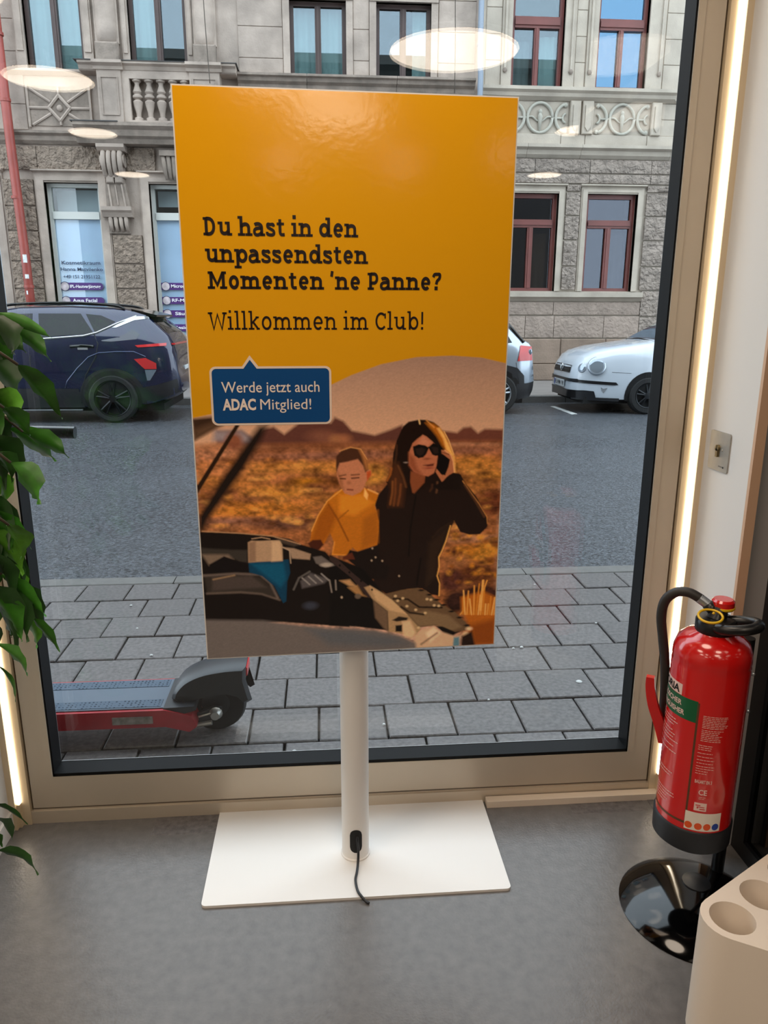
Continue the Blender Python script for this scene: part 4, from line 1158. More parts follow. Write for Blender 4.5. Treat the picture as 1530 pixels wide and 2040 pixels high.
PAINT = [
 ('p','5e3b33',4,[(55,724),(113,725),(137,743),(162,722),(187,717),(211,735),(246,709),(321,710),(331,697),(351,706),(371,729),(426,741),(462,729),(492,717),(498,745),(498,776),(284,770),(53,756)]),
 ('p','6a4034',4,[(585,732),(627,738),(642,726),(661,724),(679,740),(695,730),(742,732),(744,767),(586,763)]),
 ('p','8d8084',8,[(50,724),(113,725),(132,741),(136,756),(44,748)]),
 ('e','8a5a45',10,(326,749),(21.8,9.3)),
 ('e','a06a4a',10,(351,749),(12.4,7.8)),
 ('e','7a5040',9,(297,740),(28.0,11.7)),
 ('e','9a6a48',8,(330,748),(9.3,7.0)),
 ('p','a0673c',12,[(5,762),(488,763),(746,765),(744,1039),(743,1303),(-7,1005)]),
 ('e','8d5f47',8,(334,787),(209.1,11.0)),
 ('e','8b5c42',8,(670,781),(99.6,11.0)),
 ('e','75492f',8,(195,768),(149.3,7.0)),
 ('e','b67c3f',8,(133,817),(149.3,14.9)),
 ('e','bb7f3c',8,(303,817),(74.7,12.9)),
 ('e','5c3617',8,(241,859),(34.8,12.9)),
 ('e','a8701f',8,(262,849),(29.9,8.0)),
 ('e','b58038',8,(421,836),(34.8,24.9)),
 ('e','a56d36',8,(82,851),(74.7,14.9)),
 ('e','c0843a',8,(195,875),(79.6,15.9)),
 ('e','bf7d33',8,(143,915),(129.4,19.9)),
 ('e','8c6350',8,(92,945),(84.6,8.0)),
 ('e','6e4a37',8,(218,956),(84.6,12.9)),
 ('e','9c6a44',8,(51,959),(59.7,7.0)),
 ('e','b87c38',8,(661,817),(74.7,19.9)),
 ('e','c0843b',8,(710,846),(49.8,16.9)),
 ('e','a06a34',8,(673,871),(54.8,14.9)),
 ('e','8a5a2c',8,(646,849),(29.9,10.0)),
 ('e','6c3c22',8,(723,916),(39.8,29.9)),
 ('e','b0805c',8,(666,1007),(59.7,8.0)),
 ('e','b27426',8,(673,1047),(59.7,21.9)),
 ('e','c08430',8,(717,1038),(29.9,19.9)),
 ('e','96643c',8,(635,1068),(34.8,19.9)),
 ('e','6b3f20',8,(686,1104),(59.7,24.9)),
 ('e','5a3428',8,(625,1119),(29.9,29.9)),
 ('e','4a2a1e',8,(699,1163),(54.8,29.9)),
 ('e','3c241c',8,(638,1177),(29.9,29.9)),
 ('e','a06a34',8,(291,895),(34.8,16.9)),
 ('e','b87a4a',8,(59,814),(59.7,19.9)),
 ('e','b07a56',8,(47,774),(54.8,19.9)),
 ('e','84523c',8,(93,750),(19.9,19.9)),
 ('e','c48a48',8,(300,964),(29.9,14.9)),
 ('e','7c5030',8,(130,889),(29.9,10.0)),
 ('e','7a4a20',8,(333,854),(29.9,11.9)),
 ('e','8a5a3a',8,(25,900),(29.9,14.9)),
 ('e','7d5026',5,(698,905),(15.1,4.4)),
 ('e','7d5026',5,(428,820),(9.6,5.1)),
 ('e','6b4226',5,(144,943),(11.8,3.6)),
 ('e','c98d45',5,(193,904),(4.2,2.1)),
 ('e','7d5026',5,(681,885),(4.8,2.7)),
 ('e','d29a52',5,(624,959),(10.8,5.7)),
 ('e','7d5026',5,(375,813),(6.9,2.8)),
 ('e','6b4226',5,(137,843),(9.1,4.5)),
 ('e','6b4226',5,(270,881),(8.6,2.3)),
 ('e','6b4226',5,(188,796),(8.7,4.5)),
 ('e','c98d45',5,(142,876),(15.9,3.7)),
 ('e','7d5026',5,(596,877),(8.6,5.6)),
 ('e','6b4226',5,(269,945),(15.1,4.4)),
 ('e','6b4226',5,(68,891),(5.2,2.9)),
 ('e','c98d45',5,(50,954),(11.9,3.4)),
 ('e','b47434',5,(84,908),(16.0,2.5)),
 ('e','7d5026',5,(598,947),(10.6,5.7)),
 ('e','6b4226',5,(261,948),(6.0,5.8)),
 ('e','d29a52',5,(229,951),(9.6,3.0)),
 ('e','6b4226',5,(297,867),(6.5,2.0)),
 ('e','d29a52',5,(633,977),(12.8,5.3)),
 ('e','c98d45',5,(253,800),(5.9,3.2)),
 ('e','d29a52',5,(663,977),(11.2,2.0)),
 ('e','b47434',5,(173,794),(4.5,2.1)),
 ('e','7d5026',5,(390,800),(10.9,4.6)),
 ('e','6b4226',5,(318,841),(13.4,2.0)),
 ('e','7d5026',5,(78,898),(9.3,5.2)),
 ('e','c98d45',5,(369,882),(15.6,2.5)),
 ('e','b47434',5,(640,860),(14.8,2.3)),
 ('e','d29a52',5,(597,947),(12.4,3.2)),
 ('e','7d5026',5,(719,858),(15.9,5.8)),
 ('e','c98d45',5,(73,884),(9.2,5.8)),
 ('e','c98d45',5,(25,838),(15.4,2.1)),
 ('e','b47434',5,(86,801),(6.5,3.6)),
 ('e','6b4226',5,(273,861),(13.5,5.3)),
 ('e','7d5026',5,(240,955),(9.3,4.9)),
 ('e','d29a52',5,(238,951),(9.2,5.9)),
 ('e','7d5026',5,(44,834),(8.4,3.6)),
 ('e','c98d45',5,(200,810),(7.0,4.2)),
 ('e','c98d45',5,(150,879),(16.3,2.2)),
 ('e','7d5026',5,(393,904),(6.6,3.2)),
 ('e','c98d45',5,(665,835),(13.5,5.8)),
 ('e','6b4226',5,(677,892),(9.0,2.4)),
 ('e','d29a52',5,(393,940),(7.6,2.5)),
 ('e','b47434',5,(173,810),(9.9,3.4)),
 ('e','6b4226',5,(134,944),(6.1,3.1)),
 ('e','b47434',5,(363,809),(4.2,5.5)),
 ('e','7d5026',5,(278,821),(8.6,3.2)),
 ('e','6b4226',5,(99,946),(9.5,2.8)),
 ('e','6b4226',5,(25,887),(12.6,2.6)),
 ('e','b47434',5,(649,948),(12.9,3.0)),
 ('e','b47434',5,(262,895),(16.4,3.0)),
 ('e','b47434',5,(351,928),(6.4,4.5)),
 ('e','7d5026',5,(307,883),(16.6,2.9)),
 ('e','7d5026',5,(697,909),(12.7,3.3)),
 ('e','d29a52',5,(402,899),(15.0,4.0)),
 ('e','c98d45',5,(709,927),(8.2,3.9)),
 ('e','d29a52',5,(686,966),(8.6,4.1)),
 ('e','7d5026',5,(12,879),(15.7,5.4)),
 ('e','6b4226',5,(176,953),(9.3,5.9)),
 ('e','6b4226',5,(109,813),(5.3,5.0)),
 ('e','6b4226',5,(286,869),(15.7,4.9)),
 ('e','7d5026',5,(596,830),(9.4,3.1)),
 ('e','7d5026',5,(402,952),(11.2,3.3)),
 ('e','6b4226',5,(69,794),(16.3,4.2)),
 ('e','7d5026',5,(184,915),(4.8,4.6)),
 ('e','d29a52',5,(271,872),(15.9,3.2)),
 ('e','b47434',5,(88,901),(10.3,4.5)),
 ('e','b47434',5,(613,893),(9.0,4.3)),
 ('e','6b4226',5,(204,869),(13.4,4.6)),
 ('e','c98d45',5,(267,937),(9.1,4.8)),
 ('e','c98d45',5,(665,889),(7.5,3.7)),
 ('e','6b4226',5,(703,859),(8.2,4.7)),
 ('e','b47434',5,(213,803),(13.0,4.0)),
 ('e','d29a52',5,(415,909),(12.8,4.2)),
 ('e','7d5026',5,(647,960),(14.4,5.0)),
 ('e','7d5026',5,(677,865),(4.1,2.3)),
 ('e','7d5026',5,(693,891),(5.3,4.6)),
 ('e','b47434',5,(411,837),(11.4,3.3)),
 ('e','c98d45',5,(243,811),(12.5,5.3)),
 ('e','c98d45',5,(207,945),(7.5,4.5)),
 ('e','6b4226',5,(134,924),(6.4,2.2)),
 ('e','6b4226',5,(78,871),(15.6,3.6)),
 ('e','c98d45',5,(178,937),(12.3,4.8)),
 ('e','c98d45',5,(250,813),(13.9,4.1)),
 ('e','d29a52',5,(146,841),(13.9,2.7)),
 ('e','7d5026',5,(638,856),(11.6,3.2)),
 ('e','c98d45',5,(31,902),(7.9,3.3)),
 ('e','b47434',5,(350,974),(9.0,4.0)),
 ('e','c98d45',5,(165,839),(12.0,3.8)),
 ('e','7d5026',5,(699,839),(12.9,4.3)),
 ('e','7d5026',5,(210,856),(12.7,5.2)),
 ('e','d29a52',5,(23,894),(7.7,2.6)),
 ('e','c98d45',5,(642,948),(8.1,3.3)),
 ('e','d29a52',5,(216,943),(13.8,5.5)),
 ('e','c98d45',5,(139,916),(7.2,3.8)),
 ('e','b47434',5,(669,955),(11.6,2.2)),
 ('e','c98d45',5,(196,894),(12.9,5.1)),
 ('e','5a321e',4,(685,1029),(6.0,2.5)),
 ('e','5a321e',4,(670,1106),(10.6,4.7)),
 ('e','c88c3a',4,(705,1059),(11.3,6.0)),
 ('e','b87a2a',4,(720,1104),(9.0,2.6)),
 ('e','5a321e',4,(736,1023),(11.9,5.0)),
 ('e','c88c3a',4,(630,1007),(7.6,3.4)),
 ('e','b87a2a',4,(722,1072),(9.7,6.9)),
 ('e','c88c3a',4,(666,1001),(6.9,4.0)),
 ('e','5a321e',4,(656,1111),(11.5,3.0)),
 ('e','8a5424',4,(642,1124),(6.6,4.6)),
 ('e','b87a2a',4,(688,1102),(11.8,5.9)),
 ('e','b87a2a',4,(692,1007),(4.3,2.6)),
 ('e','c88c3a',4,(684,1059),(8.5,5.6)),
 ('e','8a5424',4,(722,1122),(4.2,2.9)),
 ('e','5a321e',4,(670,1090),(7.0,5.2)),
 ('e','5a321e',4,(628,1041),(5.8,6.6)),
 ('e','c88c3a',4,(617,1102),(4.8,3.2)),
 ('e','8a5424',4,(737,1028),(10.3,5.9)),
 ('e','c88c3a',4,(640,1032),(4.6,2.6)),
 ('e','8a5424',4,(663,1034),(7.9,2.7)),
 ('e','5a321e',4,(684,994),(5.4,4.1)),
 ('e','c88c3a',4,(697,1002),(9.7,2.7)),
 ('e','5a321e',4,(614,1038),(4.2,3.1)),
 ('e','5a321e',4,(648,1045),(7.4,3.1)),
 ('e','8a5424',4,(709,1063),(6.3,3.2)),
 ('e','8a5424',4,(718,995),(9.1,2.6)),
 ('e','c88c3a',4,(642,1061),(6.2,5.0)),
 ('e','c88c3a',4,(696,1008),(7.6,5.6)),
 ('e','c88c3a',4,(702,1063),(4.6,5.1)),
 ('e','8a5424',4,(623,1081),(5.8,5.3)),
 ('e','c88c3a',4,(699,1094),(7.8,5.2)),
 ('e','b87a2a',4,(699,1033),(5.8,3.1)),
 ('e','b87a2a',4,(734,1011),(10.3,3.3)),
 ('e','c88c3a',4,(656,1044),(4.1,4.0)),
 ('e','8a5424',4,(709,1017),(9.8,5.1)),
 ('e','b87a2a',4,(702,1073),(8.9,4.7)),
 ('e','8a5424',4,(722,1068),(9.4,6.6)),
 ('e','c88c3a',4,(630,996),(9.7,4.8)),
 ('e','b87a2a',4,(651,1009),(4.5,3.1)),
 ('e','8a5424',4,(634,1001),(10.7,3.1)),
 ('e','c88c3a',4,(617,1095),(6.3,3.6)),
 ('e','c88c3a',4,(704,1076),(8.2,2.7)),
 ('e','5a321e',4,(700,1074),(9.9,4.1)),
 ('e','c88c3a',4,(717,1030),(4.7,6.1)),
 ('e','5a321e',4,(661,1011),(9.9,3.0)),
 ('e','8a5424',4,(704,1096),(4.9,5.9)),
 ('e','5a321e',4,(625,1114),(4.6,6.8)),
 ('e','b87a2a',4,(676,1081),(6.6,6.7)),
 ('e','c88c3a',4,(667,1126),(6.6,3.0)),
 ('e','b87a2a',4,(738,1109),(4.3,6.6)),
 ('n','000000',1),
 ('p','3b2a1f',5,[(0,695),(48,691),(50,704),(70,709),(3,746)]),
 ('p','5a4434',8,[(7,719),(50,704),(68,710),(5,742)]),
 ('p','2e1f14',1.5,[(3,854),(4,872),(110,710),(100,709)]),
 ('p','231a16',9,[(-1,967),(1,928),(73,819),(152,715),(173,711),(160,741),(115,816),(24,939),(13,965)]),
 ('p','b0661f',5,[(649,1166),(709,1152),(744,1171),(746,1303),(686,1302),(673,1244),(652,1201)]),
 ('p','8a4a14',10,[(679,1244),(743,1230),(746,1303),(686,1302)]),
 ('l','d99a4a',1.5,3,[(650,1213),(658,1202)]),
 ('l','c5822f',1.5,3,[(656,1213),(656,1164)]),
 ('l','e2ac62',1.5,3,[(662,1214),(656,1148)]),
 ('l','d99a4a',1.5,3,[(667,1214),(669,1150)]),
 ('l','c5822f',1.5,3,[(673,1214),(678,1195)]),
 ('l','e2ac62',1.5,3,[(679,1215),(673,1172)]),
 ('l','d99a4a',1.5,3,[(685,1215),(684,1136)]),
 ('l','c5822f',1.5,3,[(691,1215),(697,1131)]),
 ('l','e2ac62',1.5,3,[(697,1216),(701,1163)]),
 ('l','d99a4a',1.5,3,[(703,1216),(708,1122)]),
 ('l','c5822f',1.5,3,[(709,1216),(711,1144)]),
 ('l','e2ac62',1.5,3,[(715,1217),(716,1188)]),
 ('l','d99a4a',1.5,3,[(721,1217),(723,1188)]),
 ('l','c5822f',1.5,3,[(727,1217),(729,1168)]),
 ('l','e2ac62',1.5,3,[(733,1218),(740,1171)]),
 ('l','d99a4a',1.5,3,[(739,1218),(744,1175)]),
 ('l','e0a85c',1.5,4,[(703,1204),(706,1123)]),
 ('l','d99a4a',1.5,3,[(702,1169),(717,1123)]),
 ('p','241713',1.5,[(435,888),(456,862),(488,850),(518,884),(554,859),(597,854),(616,838),(639,842),(650,862),(681,900),(699,932),(714,963),(711,980),(694,997),(667,998),(643,990),(626,960),(613,993),(600,1031),(590,1052),(587,1087),(595,1123),(592,1159),(571,1154),(547,1137),(513,1137),(455,1148),(422,1121),(432,1010),(436,955),(426,908)]),
 ('p','33241a',8,[(612,973),(603,1017),(587,1052),(584,1105),(557,1132),(563,1016)]),
 ('l','2e2018',3,6,[(622,963),(589,982),(572,1002)]),
 ('l','120b09',2,3,[(528,892),(515,979),(512,1048)]),
 ('l','120b09',2,4,[(543,1057),(533,1127)]),
 ('l','d9a55c',1.5,2.5,[(617,973),(606,1014),(597,1038),(589,1055),(591,1080),(586,1105),(593,1126),(592,1159)]),
 ('l','b07a44',1.5,2,[(645,859),(667,890),(688,918),(710,953),(712,970)]),
 ('l','5a3c28',3,3,[(650,869),(678,910),(703,952)]),
 ('p','21140f',1.5,[(494,721),(507,710),(522,707),(534,705),(552,706),(569,712),(583,723),(595,740),(607,765),(618,788),(623,815),(626,837),(597,860),(571,866),(521,888),(503,890),(492,919),(456,918),(458,896),(465,875),(453,855),(469,818),(471,784),(479,755)]),
 ('p','4a2c1a',8,[(471,810),(483,810),(501,863),(495,919),(460,918),(466,875),(460,854)]),
 ('l','6a4428',3,2.5,[(483,817),(495,843),(503,870)]),
 ('l','8a552c',3,2.5,[(470,856),(469,884),(464,913)]),
 ('l','7a4826',3,2.5,[(477,849),(477,882),(473,916)]),
 ('l','7c4a28',3,2.5,[(490,863),(488,890),(483,916)]),
 ('l','a8642c',3,2.5,[(467,823),(464,838),(456,853)]),
 ('l','6a4a34',3,2.5,[(581,860),(582,873),(579,886)]),
 ('l','4c3020',3,2.5,[(568,866),(568,874),(563,882)]),
 ('l','4a3020',3,2.5,[(479,766),(479,788),(475,810)]),
 ('p','a3621e',4,[(548,713),(569,715),(583,725),(595,741),(607,766),(613,786),(602,783),(590,769),(577,746),(564,730)]),
 ('p','e0a85e',3,[(577,727),(583,725),(595,741),(607,765),(622,796),(626,836),(621,836),(616,796),(601,780),(593,753)]),
 ('l','e8c088',2,2,[(533,706),(535,715)]),
 ('l','c98a48',2,2,[(551,707),(570,724)]),
 ('l','e2b070',1.5,1.5,[(595,735),(607,757),(620,791)]),
 ('p','814a2e',2,[(514,831),(551,841),(549,860),(524,887),(519,885),(513,857)]),
 ('p','a8694c',1.5,[(543,742),(552,746),(568,760),(583,774),(580,800),(578,820),(572,837),(558,845),(544,842),(521,832),(510,816),(509,785),(518,762),(530,751)]),
 ('p','8c5036',5,[(509,785),(523,799),(531,825),(544,841),(521,832),(510,816)]),
 ('p','b87c60',5,[(543,745),(564,760),(557,770),(531,764)]),
 ('p','a9684c',3,[(558,776),(567,791),(562,800),(554,798)]),
 ('e','713a26',3,(554,801),(5.0,1.7)),
 ('p','5c2a20',1.5,[(544,817),(557,815),(572,813),(570,819),(557,820)]),
 ('e','8a4436',2,(559,824),(10.0,2.0)),
 ('p','15100e',1.2,[(519,770),(533,765),(549,768),(555,772),(560,770),(569,762),(586,769),(589,774),(587,793),(575,794),(567,791),(558,775),(552,789),(545,797),(533,799),(523,792),(520,779)]),
 ('p','2c211d',2,[(525,775),(541,773),(549,777),(546,789),(536,794),(527,787)]),
 ('p','2a1f1c',2,[(564,772),(581,773),(582,787),(572,790)]),
 ('p','a4694a',1.5,[(589,780),(598,780),(612,791),(619,804),(622,836),(604,848),(593,861),(576,834),(578,826),(594,843),(609,809),(591,793)]),
 ('p','120d0d',1.2,[(583,790),(593,790),(611,804),(608,822),(600,843),(590,840),(578,822),(582,807)]),
 ('l','d9a070',1.5,2,[(598,781),(613,792),(619,808),(623,836)]),
 ('l','6a3a24',1.5,1.5,[(592,786),(608,791)]),
 ('p','1c120f',1.5,[(597,857),(610,843),(621,838),(635,840),(639,845),(640,882),(584,880),(571,870)]),
 ('e','8f8078',1.5,(502,809),(4.2,1.5)),
 ('p','b36d1c',1.5,[(401,870),(423,878),(435,888),(426,915),(436,955),(436,982),(432,1017),(383,1032),(370,1021),(359,1041),(320,1039),(326,1008),(315,981),(298,1011),(266,1002),(270,975),(287,936),(310,900),(330,878),(349,872),(371,889)]),
 ('p','9a5814',6,[(312,904),(332,938),(318,977),(298,1007),(269,999),(287,939)]),
 ('p','c88228',6,[(339,885),(397,887),(423,908),(377,939),(338,931)]),
 ('p','a2611a',6,[(397,947),(433,928),(434,1010),(393,1025)]),
 ('l','84480f',2,3,[(313,910),(335,948),(360,1003)]),
 ('l','8a4e12',2,2,[(335,948),(361,925)]),
 ('l','d8923c',2,2,[(326,1005),(320,1037),(358,1041)]),
 ('l','d99c4c',1.5,2,[(346,872),(310,900),(287,936),(270,975)]),
 ('p','e8b068',2,[(401,870),(410,887),(407,900),(399,890)]),
 ('l','e0a660',2,2.5,[(410,874),(433,885)]),
 ('p','1d1412',2,[(363,1027),(383,1032),(432,1017),(442,1062),(466,1074),(455,1109),(402,1106),(376,1069),(353,1048)]),
 ('p','b3785a',1.5,[(333,813),(344,794),(392,795),(404,821),(417,827),(417,838),(404,856),(399,870),(391,880),(371,889),(352,882),(340,858),(334,839)]),
 ('p','4a2e20',2,[(332,813),(333,790),(348,775),(373,769),(395,776),(406,799),(410,825),(403,831),(398,815),(385,798),(360,804),(341,807),(333,829)]),
 ('p','a06a3e',4,[(386,773),(398,779),(408,802),(410,825),(404,825),(395,792)]),
 ('l','c8935c',1.5,1.5,[(341,778),(367,769),(392,774),(407,799)]),
 ('p','b0532a',2,[(406,830),(417,827),(417,838),(407,853)]),
 ('p','95603f',5,[(336,829),(346,846),(349,872),(340,858)]),
 ('l','4a261a',1.5,2.5,[(342,845),(354,846)]),
 ('l','4a261a',1.5,2.5,[(370,845),(387,844)]),
 ('e','a0664a',3,(363,856),(5.0,4.4)),
 ('l','7c4030',1.5,3,[(359,873),(372,874)]),
 ('l','5c3422',2,2,[(340,839),(355,836)]),
 ('l','5c3422',2,2,[(369,837),(388,836)]),
 ('p','4a2416',2,[(261,1006),(272,998),(292,998),(299,1011),(288,1024),(271,1028)]),
 ('p','5e3020',2,[(346,1044),(369,1034),(376,1052),(346,1052)]),
 ('p','1a1312',2,[(0,968),(75,972),(150,981),(214,993),(242,1008),(267,1017),(303,1030),(355,1093),(361,1234),(193,1212),(2,1208)]),
 ('p','120e0e',2,[(313,1038),(330,1047),(358,1060),(397,1077),(448,1143),(488,1194),(462,1249),(378,1234),(309,1227)]),
 ('p','4a3f38',3,[(176,985),(214,994),(242,1009),(226,1013),(196,1003)]),
 ('l','b08a68',1.5,2,[(8,967),(100,975),(176,985),(242,1008)]),
 ('p','3c3733',3,[(0,1008),(22,1011),(73,1016),(113,1018),(111,1051),(91,1047),(72,1033),(4,1024)]),
 ('p','77675a',4,[(3,1025),(67,1028),(79,1041),(46,1042),(20,1055)]),
 ('p','151012',2,[(20,1052),(56,1032),(91,1047),(121,1054),(125,1078),(69,1076),(18,1076)]),
 ('p','39332f',4,[(5,1081),(115,1081),(145,1091),(168,1117),(185,1149),(143,1133),(92,1129),(10,1128)]),
 ('p','4c4340',4,[(25,1085),(120,1086),(155,1117),(80,1118),(23,1121)]),
 ('l','6e625c',3,4,[(5,1080),(82,1078),(141,1083),(165,1106),(182,1146)]),
 ('l','8f765c',2,3,[(27,1091),(79,1082)]),
 ('l','6d6058',3,3,[(10,1127),(92,1127),(143,1134),(187,1152)]),
 ('p','0b3f5a',1.5,[(114,1050),(212,1046),(215,1081),(207,1103),(203,1156),(195,1161),(175,1115),(146,1087),(115,1076)]),
 ('p','0d5674',5,[(121,1054),(199,1055),(205,1097),(191,1119),(151,1083)]),
 ('p','a98c72',1.5,[(115,999),(124,994),(191,996),(198,1007),(198,1049),(114,1050)]),
 ('p','c0a283',3,[(173,998),(193,999),(196,1049),(170,1050)]),
 ('p','8c715c',3,[(117,999),(134,996),(132,1049),(115,1050)]),
 ('e','1a1412',1.2,(145,992),(22.9,3.5)),
 ('l','a78a70',1.2,2,[(125,990),(148,987),(168,992)]),
 ('p','9c8470',2,[(200,1014),(226,1018),(267,1034),(264,1049),(220,1044),(215,1023)]),
 ('l','b09a84',1.5,2,[(198,1014),(215,1023),(217,1056)]),
 ('p','6a625f',2,[(272,1042),(293,1040),(326,1067),(302,1071),(279,1059)]),
 ('e','a59a90',2,(305,1064),(14.9,5.5)),
 ('p','575254',3,[(239,1104),(265,1083),(310,1102),(299,1113),(243,1124)]),
 ('l','8b8684',1.5,3,[(244,1096),(262,1114)]),
 ('l','8b8684',1.5,3,[(260,1093),(278,1111)]),
 ('l','8b8684',1.5,3,[(276,1090),(294,1108)]),
 ('l','8b8684',1.5,3,[(292,1087),(310,1105)]),
 ('l','5e5a58',1.5,4,[(222,1126),(236,1096),(263,1080)]),
 ('l','857c76',1.5,3,[(312,1105),(317,1137)]),
 ('l','857c76',1.5,3,[(327,1106),(328,1131)]),
 ('e','3c3f4c',5,(263,1171),(17.4,10.0)),
 ('e','8a7a6a',1.5,(342,1152),(3.0,3.5)),
 ('p','3c2e2c',1.5,[(313,1042),(330,1047),(369,1087),(408,1122),(425,1160),(408,1156),(368,1102),(330,1068),(313,1052)]),
 ('p','a88a68',2,[(399,1128),(414,1123),(471,1162),(518,1208),(547,1251),(539,1260),(533,1269),(462,1252),(459,1196),(422,1163)]),
 ('p','6f5a48',3,[(422,1163),(459,1196),(461,1252),(448,1241),(427,1212)]),
 ('p','c2a27c',3,[(414,1126),(471,1165),(512,1208),(465,1193),(430,1163)]),
 ('p','2a201a',2,[(471,1221),(488,1211),(512,1216),(509,1223),(483,1225)]),
 ('p','d0b490',4,[(497,1226),(518,1224),(533,1259),(524,1274),(500,1267)]),
 ('p','1a1512',2,[(480,1236),(497,1235),(497,1254),(480,1253)]),
 ('p','a07a50',3,[(357,1126),(382,1121),(396,1146),(405,1153),(382,1148)]),
 ('p','b08a62',3,[(337,1107),(363,1105),(379,1124),(362,1123)]),
 ('e','6a5c50',2,(383,1151),(7.9,6.9)),
 ('e','100c0b',1,(338,1067),(2.4,2.9)),
 ('e','100c0b',1,(362,1086),(2.4,2.9)),
 ('e','100c0b',1,(391,1110),(2.4,2.9)),
 ('e','100c0b',1,(419,1135),(2.4,2.9)),
 ('e','b09c88',1.5,(342,1152),(2.1,2.4)),
 ('e','b09c88',1.5,(488,1101),(2.1,2.4)),
 ('e','b09c88',1.5,(420,1025),(2.1,2.4)),
 ('e','b09c88',1.5,(418,1057),(2.1,2.4)),
 ('e','b09c88',1.5,(445,1059),(2.1,2.4)),
 ('e','b09c88',1.5,(428,1049),(2.1,2.4)),
 ('p','6a543e',1.5,[(451,1149),(494,1139),(537,1135),(558,1143),(599,1182),(635,1206),(660,1232),(678,1252),(669,1258),(625,1265),(589,1241),(541,1244),(512,1208),(471,1165)]),
 ('p','806a50',4,[(512,1208),(558,1198),(618,1214),(654,1248),(619,1261),(586,1240),(541,1241)]),
 ('l','2a1e16',1.5,4,[(474,1162),(511,1165),(541,1188),(600,1192)]),
 ('l','2a1e16',2,4,[(494,1185),(517,1202),(553,1209)]),
 ('p','15100f',2,[(586,1243),(603,1245),(637,1262),(652,1260),(631,1272),(607,1264)]),
 ('e','120d0b',1.5,(546,1142),(7.4,2.6)),
 ('e','120d0b',1.5,(567,1155),(7.4,2.6)),
 ('e','120d0b',1.5,(586,1170),(7.4,2.6)),
 ('e','120d0b',1.5,(605,1185),(7.4,2.6)),
 ('e','120d0b',1.5,(626,1204),(7.4,2.6)),
 ('e','120d0b',1.5,(648,1222),(7.4,2.6)),
 ('e','120d0b',1.5,(668,1245),(7.4,2.6)),
 ('e','c2a882',1.5,(498,1162),(4.0,3.4)),
 ('e','c2a882',1.5,(479,1155),(4.0,3.4)),
 ('e','c2a882',1.5,(509,1184),(4.0,3.4)),
 ('e','c2a882',1.5,(532,1195),(4.0,3.4)),
 ('e','c2a882',1.5,(557,1205),(4.0,3.4)),
 ('e','c2a882',1.5,(561,1167),(4.0,3.4)),
 ('e','c2a882',1.5,(571,1169),(4.0,3.4)),
 ('e','c2a882',1.5,(580,1185),(4.0,3.4)),
 ('e','c2a882',1.5,(592,1187),(4.0,3.4)),
 ('e','c2a882',1.5,(540,1245),(4.0,3.4)),
 ('e','c2a882',1.5,(485,1168),(4.0,3.4)),
 ('p','c9aa8c',4,[(530,1268),(550,1251),(580,1243),(601,1260),(637,1275),(655,1273),(644,1304),(530,1307)]),
 ('p','e0c6a8',5,[(559,1261),(580,1246),(598,1263),(572,1287)]),
 ('l','8a6f58',3,4,[(548,1292),(589,1263)]),
 ('e','d0b28e',3,(665,1269),(7.9,6.3)),
 ('e','d8bc98',3,(674,1255),(7.9,4.8)),
 ('p','5f8391',3,[(634,1278),(649,1276),(650,1305),(632,1304)]),
 ('p','2a1a14',4,[(655,1276),(682,1262),(692,1304),(653,1305)]),
 ('p','6e6765',5,[(-24,962),(-56,1410),(536,1310),(533,1288),(494,1266),(424,1246),(352,1239),(309,1236),(141,1205),(-52,1193)]),
 ('p','5f6166',12,[(252,1233),(366,1243),(483,1269),(512,1290),(453,1295),(308,1280)]),
]

